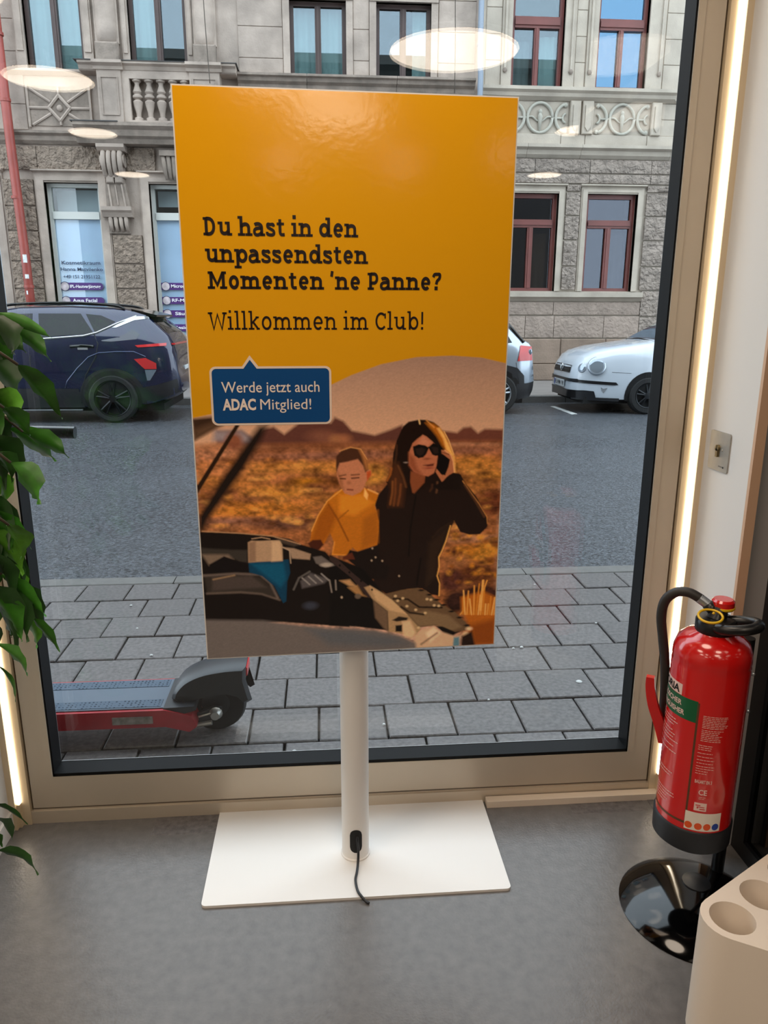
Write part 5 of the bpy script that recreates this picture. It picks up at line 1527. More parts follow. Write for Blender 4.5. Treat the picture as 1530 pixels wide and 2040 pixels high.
GAIN = 1.85                       # the print is paler than it looks in the dim room light
YEL = np.array((.87, .40, .006))
def paint_print():
    u0, u1, v0, v1, st = 3., 741., 540., 1301., 1.7
    nu, nv = int((u1 - u0) / st), int((v1 - v0) / st)
    U = np.linspace(u0, u1, nu); V = np.linspace(v0, v1, nv)
    UU, VV = np.meshgrid(U, V)
    img = np.zeros((nv, nu, 3))
    sky0, sky1 = np.array(lin('94786a')), np.array(lin('c0997e'))
    t = np.clip((VV - 560) / 180, 0, 1)[..., None]
    img[:] = sky0 * (1 - t) + sky1 * t
    rng = np.random.RandomState(2)
    def put(cov, col, sl):
        c = np.array(lin(col)); cov = cov[..., None]
        img[sl] = img[sl] * (1 - cov) + c * cov
    def window_(a0, a1, b0, b1):
        i0, i1 = max(0, int((a0 - u0) / st) - 1), min(nu, int((a1 - u0) / st) + 3)
        j0, j1 = max(0, int((b0 - v0) / st) - 1), min(nv, int((b1 - v0) / st) + 3)
        return (slice(j0, max(j0, j1)), slice(i0, max(i0, i1)))
    for l in PAINT:
        kind, col, bl = l[0], l[1], max(l[2], 1.4)
        if kind == 'n':
            # blurred scrub texture on the desert floor
            acc = np.zeros((nv, nu))
            for sc_, am in ((8, .45), (4, .45), (2, .35)):
                a_ = rng.rand(nv // sc_ + 3, int(nu // (1.4 * sc_)) + 3)
                jj = np.linspace(0, a_.shape[0] - 1.01, nv); ii = np.linspace(0, a_.shape[1] - 1.01, nu)
                j0, i0 = jj.astype(int), ii.astype(int); fj, fi = (jj - j0)[:, None], (ii - i0)[None]
                acc += am * (a_[j0][:, i0] * (1 - fj) * (1 - fi) + a_[j0 + 1][:, i0] * fj * (1 - fi) + a_[j0][:, i0 + 1] * (1 - fj) * fi + a_[j0 + 1][:, i0 + 1] * fj * fi - .5)
            msk = np.clip((VV - 750) / 25, 0, 1)[..., None]
            img *= 1 + 1.35 * acc[..., None] * msk
            img *= 1 + msk * (np.array((.90, .92, 1.05)) - 1)
            continue
        if kind == 'e':
            (cx, cy), (rx, ry) = l[3], l[4]
            sl = window_(cx - rx - bl * 2, cx + rx + bl * 2, cy - ry - bl * 2, cy + ry + bl * 2)
            x, y = UU[sl], VV[sl]
            if not x.size: continue
            q = np.sqrt(((x - cx) / rx) ** 2 + ((y - cy) / ry) ** 2)
            sd = (q - 1) * min(rx, ry)
            put(np.clip(.5 - sd / (2 * bl), 0, 1), col, sl)
            continue
        pts = np.array(l[3] if kind == 'p' else l[4], float)
        w_ = 0 if kind == 'p' else l[3] * .6
        sl = window_(pts[:, 0].min() - bl * 2 - w_, pts[:, 0].max() + bl * 2 + w_, pts[:, 1].min() - bl * 2 - w_, pts[:, 1].max() + bl * 2 + w_)
        x, y = UU[sl], VV[sl]
        if not x.size: continue
        d = np.full(x.shape, 1e9); ins = np.zeros(x.shape, bool)
        m = len(pts)
        for i in range(m if kind == 'p' else m - 1):
            ax, ay = pts[i]; bx, by = pts[(i + 1) % m]
            ex, ey = bx - ax, by - ay
            tt = np.clip(((x - ax) * ex + (y - ay) * ey) / max(ex * ex + ey * ey, 1e-9), 0, 1)
            d = np.minimum(d, np.hypot(x - ax - tt * ex, y - ay - tt * ey))
            if kind == 'p' and ay != by:
                hit = ((ay > y) != (by > y)) & (x < ex * (y - ay) / ey + ax)
                ins ^= hit
        sd = np.where(ins, -d, d) if kind == 'p' else d - w_
        put(np.clip(.5 - sd / (2 * bl), 0, 1), col, sl)
    g = rng.rand(nv, nu); g = (g + np.roll(g, 1, 0) + np.roll(g, 1, 1) + np.roll(g, 2, 1)) / 4
    img *= (.90 + .2 * g[..., None])
    img = GAIN * img * (img / .35) ** .13
    # yellow field above the curved edge
    cu = np.interp(UU, [0, 53, 157, 251, 323, 370, 441, 525, 609, 682, 744], [694, 684, 670, 649, 621, 599, 574, 558, 555, 560, 574])
    k = np.clip((VV - cu) / 2.4 + .5, 0, 1)[..., None]
    img = YEL * (1 - k) + img * k
    img[:, 0] = img[:, 1]
    # mesh: field above + fine grid
    verts = [PP(u, v_, .0) for v_ in V for u in U]
    faces = [(j * nu + i, j * nu + i + 1, (j + 1) * nu + i + 1, (j + 1) * nu + i) for j in range(nv - 1) for i in range(nu - 1)]
    cols = [tuple(c) for c in img.reshape(-1, 3)]
    o = len(verts)
    verts += [PP(3, 3, 0), PP(741, 3, 0)]; cols += [tuple(YEL)] * 2
    faces.append((o, o + 1) + tuple(range(nu - 1, -1, -1)))
    me = bpy.data.meshes.new('printed_face')
    off = Vector(ps['_o'])
    me.from_pydata([tuple(p - off) for p in verts], [], faces)
    at = me.color_attributes.new('ink', 'FLOAT_COLOR', 'POINT')
    at.data.foreach_set('color', np.array([(*c, 1.) for c in cols], np.float32).ravel())
    me.update()
    m = mat('poster_print', 'ffffff', .12, spec=.6, bump=(60, .10, .002))
    nt = m.node_tree
    a = nt.nodes.new('ShaderNodeVertexColor'); a.layer_name = 'ink'
    nt.links.new(a.outputs['Color'], nt.nodes['Principled BSDF'].inputs['Base Color'])
    me.materials.append(m)
    ob = bpy.data.objects.new('printed_face', me); COL.objects.link(ob); ob.parent = pan
    ob['label'] = 'printed photo of a woman on the phone and a child at an open car bonnet'
    return ob
paint_print()

# slab-serif lettering drawn as strokes
def bez(p0, p1, p2, p3, n=10):
    return [tuple((1 - t) ** 3 * a + 3 * (1 - t) ** 2 * t * b_ + 3 * (1 - t) * t * t * c_ + t ** 3 * d_ for a, b_, c_, d_ in zip(p0, p1, p2, p3)) for t in [k / n for k in range(n + 1)]]
def arc(cx, cy, rx, ry, a0, a1, n=20):
    return [(cx + rx * math.cos(math.radians(a0 + (a1 - a0) * k / n)), cy + ry * math.sin(math.radians(a0 + (a1 - a0) * k / n))) for k in range(n + 1)]
def crom(pts, n=5):
    return [(q.x, q.y) for q in smooth_pts([(x, y, 0) for x, y in pts], n)]
def glyph(ch, w, s):
    """returns strokes [(polyline, width)] and advance; w stem width, s serif thickness; x-height 1"""
    S = []; h = w / 2; e = .15 + w * .15
    def L(pts, ww=None): S.append((pts, ww or w))
    def stem(x, y0, y1): L([(x, y0), (x, y1)])
    def ser(x0, x1, y): L([(x0, y), (x1, y)], s)
    bot, top = s / 2, 1 - s / 2
    A_ = 1.42; C_ = 1.30
    def foot(x): ser(x - h - e, x + h + e, bot)
    def flag(x, y): ser(x - h - e * .9, x, y - s / 2)
    xs = .30
    if ch == 'n' or ch == 'h':
        stem(xs, 0, 1 if ch == 'n' else A_); flag(xs, 1 if ch == 'n' else A_); foot(xs)
        L(bez((xs, .62), (xs + .08, 1.04 - h), (.98, 1.08 - h), (.98, .58))); stem(.98, 0, .6); foot(.98); return S, 1.30
    if ch == 'm':
        stem(xs, 0, 1); flag(xs, 1)
        for a in (xs, xs + .62):
            L(bez((a, .62), (a + .06, 1.05 - h), (a + .62, 1.08 - h), (a + .62, .58))); stem(a + .62, 0, .6); foot(a + .62)
        foot(xs); return S, 1.86
    if ch == 'u':
        stem(xs, .4, 1); flag(xs, 1); L(bez((xs, .42), (xs, -.08 + h), (.84, -.06 + h), (.94, .36))); stem(.96, 0, 1); flag(.96, 1); ser(.96, .96 + h + e, bot); return S, 1.26
    if ch == 'i':
        stem(xs, 0, 1); flag(xs, 1); foot(xs); L([(xs - .02, 1.27), (xs - .02, 1.27 + w * 1.05)], w * 1.15); return S, .62
    if ch == 'l':
        stem(xs, 0, A_); flag(xs, A_); foot(xs); return S, .62
    if ch == '!':
        L([(xs, .42), (xs, A_ - .05)], w * 1.0); L([(xs, 0), (xs, w * 1.1)], w * 1.15); return S, .6
    if ch == 'd':
        L(arc(.52, .5, .40 - h * .4, .52 - h, 0, 360)); stem(.94, 0, A_); flag(.94, A_); ser(.94, .94 + h + e, bot); return S, 1.24
    if ch == 'b':
        L(arc(.70, .5, .40 - h * .4, .52 - h, 0, 360)); stem(xs, 0.0, A_); flag(xs, A_); return S, 1.20
    if ch == 'p':
        L(arc(.72, .5, .40 - h * .4, .52 - h, 0, 360)); stem(xs, -.42, 1); flag(xs, 1); ser(xs - h - e, xs + h + e, -.42 + s / 2); return S, 1.22
    if ch == 'o':
        L(arc(.55, .5, .46 - h, .53 - h, 0, 360)); return S, 1.10
    if ch == 'e':
        L([(.14, .50), (.94, .50)], s); L(arc(.55, .5, .45 - h, .53 - h, 0, 318, 24)); return S, 1.08
    if ch == 'a':
        stem(.82, .1, .62); L(bez((.82, .6), (.82, 1.06 - h), (.34, 1.06 - h), (.18, .80))); ser(.80, .82 + h + e * .9, bot); stem(.82, 0, .2)
        L(bez((.82, .57), (.30, .60), (.06, .50), (.16, .20)) + bez((.16, .20), (.26, -.06 + h * .4), (.66, .0 + h * .4), (.82, .30))[1:], w * .9); return S, 1.12
    if ch == 's':
        L(crom([(.78, .70), (.70, .90 - h * .3), (.46, .98 - h), (.22, .86), (.22, .66), (.46, .53), (.72, .40), (.78, .20), (.62, .07 + h * .2), (.40, .03 + h * .5), (.18, .16), (.15, .32)]), w * .88); return S, .94
    if ch == 't':
        stem(.36, .3, 1.24); ser(.06, .74, top); L(bez((.36, .34), (.36, -.06 + h), (.56, -.03 + h), (.78, .13)), w * .9); return S, .84
    if ch == 'k':
        stem(xs, 0, A_); flag(xs, A_); foot(xs); L([(xs, .44), (.86, .95)], w * .8); L([(.48, .56), (.94, .04)], w * .95); ser(.72, 1.02, top); ser(.78, 1.08, bot); return S, 1.16
    if ch == 'D':
        stem(.34, 0, C_); ser(.06, .5, s / 2); ser(.06, .5, C_ - s / 2); L([(.34, s / 2), (.5, s / 2)] + bez((.55, s / 2), (1.32 - h, s / 2), (1.32 - h, C_ - s / 2), (.55, C_ - s / 2)) + [(.34, C_ - s / 2)], w * .95); return S, 1.34
    if ch == 'P':
        stem(.34, 0, C_); ser(.06, .66, s / 2); ser(.06, .5, C_ - s / 2); L([(.34, C_ - s / 2)] + bez((.6, C_ - s / 2), (1.20 - h, C_), (1.20 - h, .46), (.6, .52)) + [(.34, .52)], w * .9); return S, 1.16
    if ch == 'M':
        stem(.34, 0, C_); stem(1.44, 0, C_); foot(.34); foot(1.44); ser(.06, .36, C_ - s / 2); ser(1.42, 1.72, C_ - s / 2); L([(.36, C_ - .05), (.89, .30), (1.42, C_ - .05)], w * .92); return S, 1.80
    if ch == 'W':
        L([(.22, C_), (.52, .03), (.90, C_ - .15), (1.28, .03), (1.58, C_)], w * .95); ser(.02, .44, C_ - s / 2); ser(1.36, 1.78, C_ - s / 2); return S, 1.76
    if ch == 'C':
        L(arc(.66, .65, .56 - h, .68 - h, 48, 318, 24)); L([(1.05, .86), (1.05, C_ - .05)], s); return S, 1.20
    if ch == '?':
        L(crom([(.14, 1.0), (.26, 1.25 - h * .4), (.50, 1.36 - h), (.76, 1.20), (.74, .92), (.52, .70), (.44, .44)]), w * .95); L([(.43, 0), (.43, w * 1.1)], w * 1.15); return S, .96
    if ch == "'":
        L([(.22, 1.40), (.14, .98)], w * .95); return S, .42
    return S, .48
def stroke(b, pts, w, mp):
    h = w / 2; n = len(pts)
    A = []
    closed = math.hypot(pts[0][0] - pts[-1][0], pts[0][1] - pts[-1][1]) < 1e-6
    for i, (x, y) in enumerate(pts):
        p0 = pts[i - 1] if i else (pts[-2] if closed else pts[0]); p1 = pts[i + 1] if i < n - 1 else (pts[1] if closed else pts[-1])
        a = (x - p0[0], y - p0[1]); c = (p1[0] - x, p1[1] - y)
        la, lc = math.hypot(*a), math.hypot(*c)
        if la < 1e-9: a, la = c, lc
        if lc < 1e-9: c, lc = a, la
        a = (a[0] / la, a[1] / la); c = (c[0] / lc, c[1] / lc)
        t = (a[0] + c[0], a[1] + c[1]); lt = math.hypot(*t) or 1; t = (t[0] / lt, t[1] / lt)
        k = min(1.6, 1 / max(.4, a[0] * t[0] + a[1] * t[1]))
        A.append(((x - t[1] * h * k, y + t[0] * h * k), (x + t[1] * h * k, y - t[0] * h * k)))
    v = [mp(*q) for pr_ in A for q in pr_]
    b.add(v, [(2 * i, 2 * i + 1, 2 * i + 3, 2 * i + 2) for i in range(n - 1)])
M_ink = mat('dark_brown_ink', '1c0d08', .35)
def slab(text, u0, u1, base, xh, w, s):
    pen = 0.; items = []; lo, hi = 1e9, -1e9
    for ch in text:
        S, adv = glyph(ch, w, s)
        for pts, ww in S:
            q = [(x + pen, y) for x, y in pts]
            items.append((q, ww)); lo = min(lo, min(p[0] for p in q) - ww * .3); hi = max(hi, max(p[0] for p in q) + ww * .3)
        pen += adv + w * .18
    k = (u1 - u0) / (hi - lo)
    b = MB()
    for q, ww in items:
        stroke(b, q, ww, lambda x, y: PP(u0 + (x - lo) * k, base - y * xh, .0006))
    return b.build('headline_lettering', M_ink, pan)
slab('Du hast in den', 49, 390, 295, 28.5, .27, .19)
slab('unpassendsten', 50, 412, 351, 28.5, .27, .19)
slab("Momenten 'ne Panne?", 52, 578, 407, 28.5, .27, .19)
slab('Willkommen im Club!', 49, 538, 495, 29, .18, .135)
def rrect(u0, u1, v0, v1, r, tip=None):
    P_ = []
    for cx, cy, a0 in ((u1 - r, v0 + r, 270), (u1 - r, v1 - r, 0), (u0 + r, v1 - r, 90), (u0 + r, v0 + r, 180)):
        for k in range(7):
            a = math.radians(a0 + k * 15); P_.append((cx + r * math.cos(a), cy + r * math.sin(a)))
    if tip: P_ += tip
    return P_
def flat(name, m, pts, off, parent=pan):
    n = len(pts); c = (sum(p[0] for p in pts) / n, sum(p[1] for p in pts) / n)
    return MB().add([PP(*p, off) for p in pts], [tuple(range(n))]).build(name, m, parent)
flat('bubble_border', mat('bubble_white', 'f2dccb', .35), rrect(46, 324, 577, 712, 14, [(120, 577), (138, 552), (157, 577)]), .0004)
bub = flat('speech_bubble', mat('bubble_blue', '0a4a86', .3), rrect(51, 319, 582, 707, 10, [(123, 582), (138, 562), (153, 582)]), .0008)
M_btext = mat('bubble_lettering', 'f6e4d8', .4)
for body, u0, u1, base, bold in (('Werde jetzt auch', 71, 296, 636, .004), ('ADAC', 72, 148, 676, .035), ('Mitglied!', 158, 276, 676, 0)):
    v, f = fit_text(body, u0, u1, -base, 26, bold)
    MB().add([PP(x, -y, .0012) for x, y in v], f).build('bubble_lettering', M_btext, bub)

cb = smooth_pts([on_pole(.08, .085, .036), on_pole(.10, .070, .040), (.073, 1.735, .045), (.071, 1.72, .018), (.067, 1.695, .011), (.062, 1.665, .011), (.066, 1.628, .011), (.076, 1.606, .0105), (.085, 1.597, .005), (.093, 1.59, .0045)], 5)
tag(MB().tube(cb, .0035, 8).build('power_cable', mat('cable_black', '15171c', .4), None, 'all', origin=(.067, 1.66, 0)), 'thin black cable leaving the display pole and crossing its base', 'cable')

# ------------------------------------------------------------------ fire extinguisher on its stand
EX, EY, ER = .866, 1.50, .0845
M_exred = mat('extinguisher_red', 'c91412', .2, coat=.8)
fe = thing('fire_extinguisher', 'red fire extinguisher hanging on the black pole stand', 'fire extinguisher', (EX, EY, .235))
MB().lathe([(0, .30), (ER, .30), (ER, .690), (ER * .985, .697), (ER, .704), (ER * .985, .722), (ER * .90, .742), (ER * .70, .757), (.040, .766), (.034, .775), (0, .775)], (EX, EY, 0), n=48).build('tank', M_exred, fe, True)
MB().lathe([(0, .238), (ER * .93, .238), (ER + .003, .246), (ER + .004, .296), (ER + .001, .300), (0, .300)], (EX, EY, 0), n=48).build('foot_ring', mat('foot_rubber', '17191d', .5), fe, True)
tv = Vector((-EX, -EY, 0)).normalized(); rv = Vector((-tv.y, tv.x, 0))
def EP(phi, z, rr=ER + .0006):
    d = tv * math.cos(phi) + rv * math.sin(phi)
    return Vector((EX, EY, 0)) + d * rr + Vector((0, 0, z))
def EL(sx, fy, z):          # local offset: right of the viewer, towards the viewer
    return Vector((EX, EY, 0)) + rv * sx + tv * fy + Vector((0, 0, z))
hd = MB().lathe([(.0, .762), (.040, .762), (.043, .768), (.043, .790), (.038, .797), (0, .799)], (EX, EY, 0), n=28).build('valve_head', M_black, fe, True)
MB().tube([EL(0, 0, .79), EL(.006, -.01, .815)], [.022, .017], 14).build('valve_neck', M_black, hd, True)
pts = []
for k in range(25):
    a = 2 * math.pi * k / 24
    pts.append(EL(.040 + .046 * math.cos(a), .016 + .030 * math.sin(a), .790 + .008 * math.cos(a)))
MB().tube(pts, .0125, 10).build('carry_handle', M_black, fe, 'all')
bx = EL(.010, -.018, 0)
MB().lathe([(0, .836), (.020, .836), (.0245, .831), (.0245, .818), (.015, .812)], (bx.x, bx.y, 0), n=24).build('strike_button', M_exred, fe, True)
M_yel = mat('yellow_plastic', 'e3b51c', .4)
MB().lathe([(.0235, .812), (.026, .815), (.026, .819), (.0235, .820)], (bx.x, bx.y, 0), n=24).build('button_collar', M_yel, fe, True)
c_ = EL(-.012, .030, 0)
MB().tube([(c_.x + .025 * math.cos(a) * rv.x + .025 * math.sin(a) * tv.x, c_.y + .025 * math.cos(a) * rv.y + .025 * math.sin(a) * tv.y, .808 - .006 * math.sin(a)) for a in [2 * math.pi * k / 24 for k in range(25)]], .0028, 8).tube([EL(-.01, .0, .80), EL(-.006, .012, .81)], .003, 6).build('safety_pull_ring', M_yel, fe, 'all')
M_ferr = mat('hose_ferrule', 'aeb4ba', .3, metal=.8)
MB().tube([EL(-.004, -.006, .805), EL(-.022, -.008, .822)], .013, 12).build('hose_elbow', M_black, fe, 'all')
MB().tube([EL(-.020, -.008, .820), EL(-.040, -.008, .833)], .0115, 12).build('hose_ferrule', M_ferr, fe, True)
hose = smooth_pts([EL(-.036, -.008, .831), EL(-.062, -.008, .842), (EL(-.088, -.010, .838)), EL(-.110, -.012, .815), EL(-.116, -.014, .775), EL(-.108, -.016, .72), EL(-.098, -.018, .66), EL(-.092, -.022, .59), EL(-.090, -.024, .52), EL(-.095, -.022, .495)], 6)
MB().tube(hose, .0112, 12).build('hose', mat('hose_rubber', '26221f', .55), fe, 'all')
noz = smooth_pts([EL(-.078, -.010, .455), EL(-.092, -.004, .50), EL(-.112, .004, .555), EL(-.122, .006, .60), EL(-.124, .008, .628)], 4)
v = []
for i, q in enumerate(noz):
    hw = .015 - .006 * i / (len(noz) - 1); hd_ = .008
    for a, c2 in ((-hw, -hd_), (hw, -hd_), (hw, hd_), (-hw, hd_)):
        v.append(q + rv * a + tv * c2)
f = [(i * 4 + k, i * 4 + (k + 1) % 4, (i + 1) * 4 + (k + 1) % 4, (i + 1) * 4 + k) for i in range(len(noz) - 1) for k in range(4)] + [(0, 1, 2, 3), tuple(range(len(noz) * 4 - 4, len(noz) * 4))]
MB().add(v, f).build('nozzle_lever', M_exred, fe, True)
# printing on the tank
M_tw = mat('tank_print_white', 'e8c8bd', .35); M_tg = mat('tank_print_green', '0f5a34', .35); M_to = mat('tank_print_olive', '5c3a22', .4)
def wrap(name, m, phi0, phi1, z0, z1, rr=ER + .0005, parent=fe, n=14):
    v = []
    for k in range(n + 1):
        a = phi0 + (phi1 - phi0) * k / n
        v += [EP(a, z0, rr), EP(a, z1, rr)]
    return MB().add(v, [(2 * i, 2 * i + 2, 2 * i + 3, 2 * i + 1) for i in range(n)]).build(name, m, parent, 'all')
def wrap_text(body, phi0, phi1, z, h, m, bold=.02, rr=ER + .0010):
    v, f = fit_text(body, phi0, phi1, z, h, bold)
    return MB().add([EP(x, y, rr) for x, y in v], f).build('tank_lettering', m, fe)
R_ = math.radians
wrap('label_white_field', M_tw, R_(-110), R_(-37), .626, .652)
wrap_text('GLORIA', R_(-104), R_(-41), .630, .0175, M_dark, .03)
wrap('label_green_field', M_tg, R_(-112), R_(-10), .573, .625)
wrap_text('FEUERLÖSCHER', R_(-112), R_(-35), .603, .0125, M_tw)
wrap_text('FIRE EXTINGUISHER', R_(-118), R_(-29), .582, .0125, M_tw)
wrap('label_edge', M_to, R_(-10.5), R_(-7.5), .318, .622, n=3); wrap('label_edge', M_to, R_(-95), R_(-8), .316, .322)
def lines(phi0, phi1, z0, z1, n, ragged=.25, hgt=.0022, seed=1):
    rr = random.Random(seed); b = MB()
    for k in range(n):
        z = z0 + (z1 - z0) * k / max(1, n - 1)
        e = phi1 - (phi1 - phi0) * rr.random() * ragged
        a = phi0
        while a < e:                                   # word-long dashes: the type is too small to read
            w_ = min(R_(rr.uniform(2.5, 6.5)), e - a + .001)
            v = []
            for q in range(4):
                v += [EP(a + w_ * q / 3, z, ER + .0008), EP(a + w_ * q / 3, z + hgt * .62, ER + .0008)]
            b.add(v, [(2 * q, 2 * q + 2, 2 * q + 3, 2 * q + 1) for q in range(3)])
            a += w_ + R_(.9)
    return b.build('fine_print', M_tw, fe)
lines(R_(-1), R_(36), .594, .566, 8, .15, .0022, 3)
lines(R_(-1), R_(32), .560, .534, 7, .3, .0022, 4)
lines(R_(-3), R_(20), .522, .512, 3, .2, .0022, 5); lines(R_(-3), R_(22), .503, .494, 2, .2, .0022, 6); lines(R_(-3), R_(24), .486, .478, 2, .3, .0022, 7); lines(R_(-3), R_(26), .470, .452, 4, .5, .0022, 8)
lines(R_(-88), R_(-38), .560, .545, 3, .2, .003, 9); lines(R_(-90), R_(-34), .530, .505, 4, .4, .003, 10); lines(R_(-90), R_(-34), .492, .478, 2, .3, .003, 11); lines(R_(-88), R_(-30), .425, .417, 2, .3, .003, 12); lines(R_(-80), R_(-26), .375, .345, 5, .4, .003, 13)
wrap_text('BAUART EN 3', R_(-2), R_(22), .428, .009, M_tw)
wrap_text('CE', R_(5), R_(17), .399, .014, M_tw, .02)
lines(R_(6), R_(16), .392, .388, 2, .1, .0018, 14)
wrap('test_mark', M_tw, R_(1), R_(19), .357, .378, n=8)
for z0, z1, a0, a1 in ((.3705, .373, 3, 10), (.361, .3635, 9, 17), (.3665, .3685, 5, 16), (.3635, .367, 5, 7)):
    wrap('test_mark_line', M_exred, R_(a0), R_(a1), z0, z1, ER + .0010, n=5)
wrap('inspection_sticker', mat('sticker_paper', 'e6dccd', .5), R_(-10), R_(44), .305, .352, ER + .0010)
lines(R_(-7), R_(34), .3455, .3455, 1, 0, .002, 15)
for a, c2 in ((-4, 'e0551c'), (10, 'e0551c'), (23, 'e0551c'), (36, '1c3f9a')):
    pts = [EP(R_(a), .317, ER + .0014)] + [EP(R_(a) + .0082 / ER * math.cos(t_), .317 + .0088 * math.sin(t_), ER + .0014) for t_ in [2 * math.pi * k / 18 for k in range(18)]]
    MB().add(pts, [(0, i + 1, (i + 1) % 18 + 1) for i in range(18)]).build('sticker_dot', mat('dot_' + c2, c2, .5), fe)
part('hook_plate', mat('bent_steel', '8a7558', .35, metal=.6), fe, (EX + ER - .004, EX + ER + .010, EY + .03, EY + .05, .40, .62))

st = thing('extinguisher_stand', 'black pole stand with domed glossy base under the fire extinguisher', 'stand', (.91, 1.51, 0))
MB().lathe([(0, .052), (.05, .050), (.10, .040), (.15, .022), (.176, .007), (.182, .002), (.182, 0)], (.91, 1.515, 0), n=56).build('base_disc', M_gloss, st, True)
MB().lathe([(.0, .058), (.012, .058), (.020, .056), (.034, .054), (.036, .046)], (.925, 1.545, 0), n=24).build('base_boss', M_black, st, True)
MB().tube([(1.02, 1.615, .02), (1.02, 1.615, .690)], .016, 20).build('pole', mat('pole_black', '0c0c0d', .3), st, True)
for z in (.60, .50):
    MB().sphere((1.035, 1.600, z), (.005, .005, .005), 8, 6).build('screw', M_ferr, st)
part('support_arm', M_black, st, (EX + .04, 1.02, 1.59, 1.605, .56, .59))
part('support_arm', M_black, st, (EX + .04, 1.02, 1.59, 1.605, .40, .42))
MB().tube([(EX + .02, EY + .01, .200), (EX + .02, EY + .01, .24)], .012, 8).box(EX + .008, EX + .05, EY - .02, EY + .03, .197, .207).build('lower_rest', mat('rest_steel', '8d8076', .4, metal=.5), st)
MB().tube([(EX + .03, EY + .02, .202), (1.02, 1.615, .202)], .008, 8).build('rest_arm', M_black, st)

# ------------------------------------------------------------------ cream holder with round wells
def rtri(V0, side, r, n=8):
    c30 = math.cos(math.radians(30))
    P_ = [Vector((V0[0], V0[1])), Vector((V0[0] + side * c30, V0[1] - side / 2)), Vector((V0[0] + side * c30, V0[1] + side / 2))]
    cen = sum(P_, Vector((0, 0))) / 3
    out = []
    for p_ in P_:
        d = (cen - p_).normalized(); c2 = p_ + d * (r / math.sin(math.radians(30)))
        a0 = math.degrees(math.atan2(-d.y, -d.x))
        for k in range(n + 1):
            a = math.radians(a0 - 60 + 120 * k / n); out.append((c2.x + r * math.cos(a), c2.y + r * math.sin(a)))
    return out
uh = thing('umbrella_holder', 'cream plastic umbrella holder with round wells beside the extinguisher stand', 'umbrella holder', (.95, 1.215, 0))
V0 = (.668, 1.172)
def filled(loops, z0, z1):
    cu = bpy.data.curves.new('outline', 'CURVE'); cu.dimensions = '2D'; cu.fill_mode = 'BOTH'
    for lp in loops:
        s_ = cu.splines.new('POLY'); s_.points.add(len(lp) - 1); s_.use_cyclic_u = True
        for q, pt in zip(s_.points, lp): q.co = (pt[0], pt[1], 0, 1)
    cu.extrude = (z1 - z0) / 2
    ob = bpy.data.objects.new('outline', cu); COL.objects.link(ob)
    me = bpy.data.meshes.new_from_object(ob.evaluated_get(bpy.context.evaluated_depsgraph_get()))
    v = [(p.co.x, p.co.y, p.co.z + (z0 + z1) / 2) for p in me.vertices]; f = [tuple(p.vertices) for p in me.polygons]
    bpy.data.objects.remove(ob); bpy.data.curves.remove(cu); bpy.data.meshes.remove(me)
    return v, f
holes = []
for row in range(3):
    for k in range(row + 1):
        cx, cy = V0[0] + .118 + row * .093, V0[1] + (k - row / 2) * .108
        holes.append((cx, cy))
loops = [rtri(V0, .46, .058)] + [[(cx + .043 * math.cos(2 * math.pi * k / 28), cy + .043 * math.sin(2 * math.pi * k / 28)) for k in range(28)] for cx, cy in holes]
v, f = filled(loops, .02, .30)
M_hold = mat('cream_holder_plastic', 'f3e6d6', .38)
MB().add(v, f).build('body', M_hold, uh, True)
v, f = filled([rtri((V0[0] + .012, V0[1]), .44, .05)], 0, .02)
MB().add(v, f).build('foot', M_hold, uh, True)
for cx, cy in holes:
    MB().lathe([(0, .06), (.043, .06)], (cx, cy, 0), n=28).build('well_floor', M_hold, uh)

# ------------------------------------------------------------------ hanging plant
pt = thing('fig_plant', 'leafy green fig plant hanging over the frame beside the blue car and scooter', 'plant', (-1.06, 1.40, 0))
M_leaf = mat('fig_leaf', '336a1c', .36, noise=(22, .5), var=.35)
M_leaf2 = mat('fig_leaf_bright', '58942a', .36, noise=(22, .45), var=.25)
M_leaf3 = mat('fig_leaf_dark', '2a4d20', .4, noise=(14, .4), var=.3)
M_bark = mat('fig_bark', '4a4030', .8, noise=(20, .3))
MB().lathe([(0, .0), (.11, 0), (.14, .30), (.145, .32), (.13, .32), (.125, .28), (0, .28)], (-1.06, 1.40, 0), n=32).build('pot', mat('planter_grey', '6a6660', .6), pt, True)
MB().lathe([(0, .285), (.126, .283)], (-1.06, 1.40, 0), n=24).build('soil', mat('potting_soil', '2a2018', .95, bump=(80, .6, .01)), pt)
MB().tube(smooth_pts([(-1.06, 1.40, .27), (-1.04, 1.42, .7), (-1.0, 1.46, 1.1), (-.94, 1.5, 1.5), (-.90, 1.5, 1.8)], 5), [.02] * 10 + [.016] * 11, 10).build('trunk', M_bark, pt, 'all')
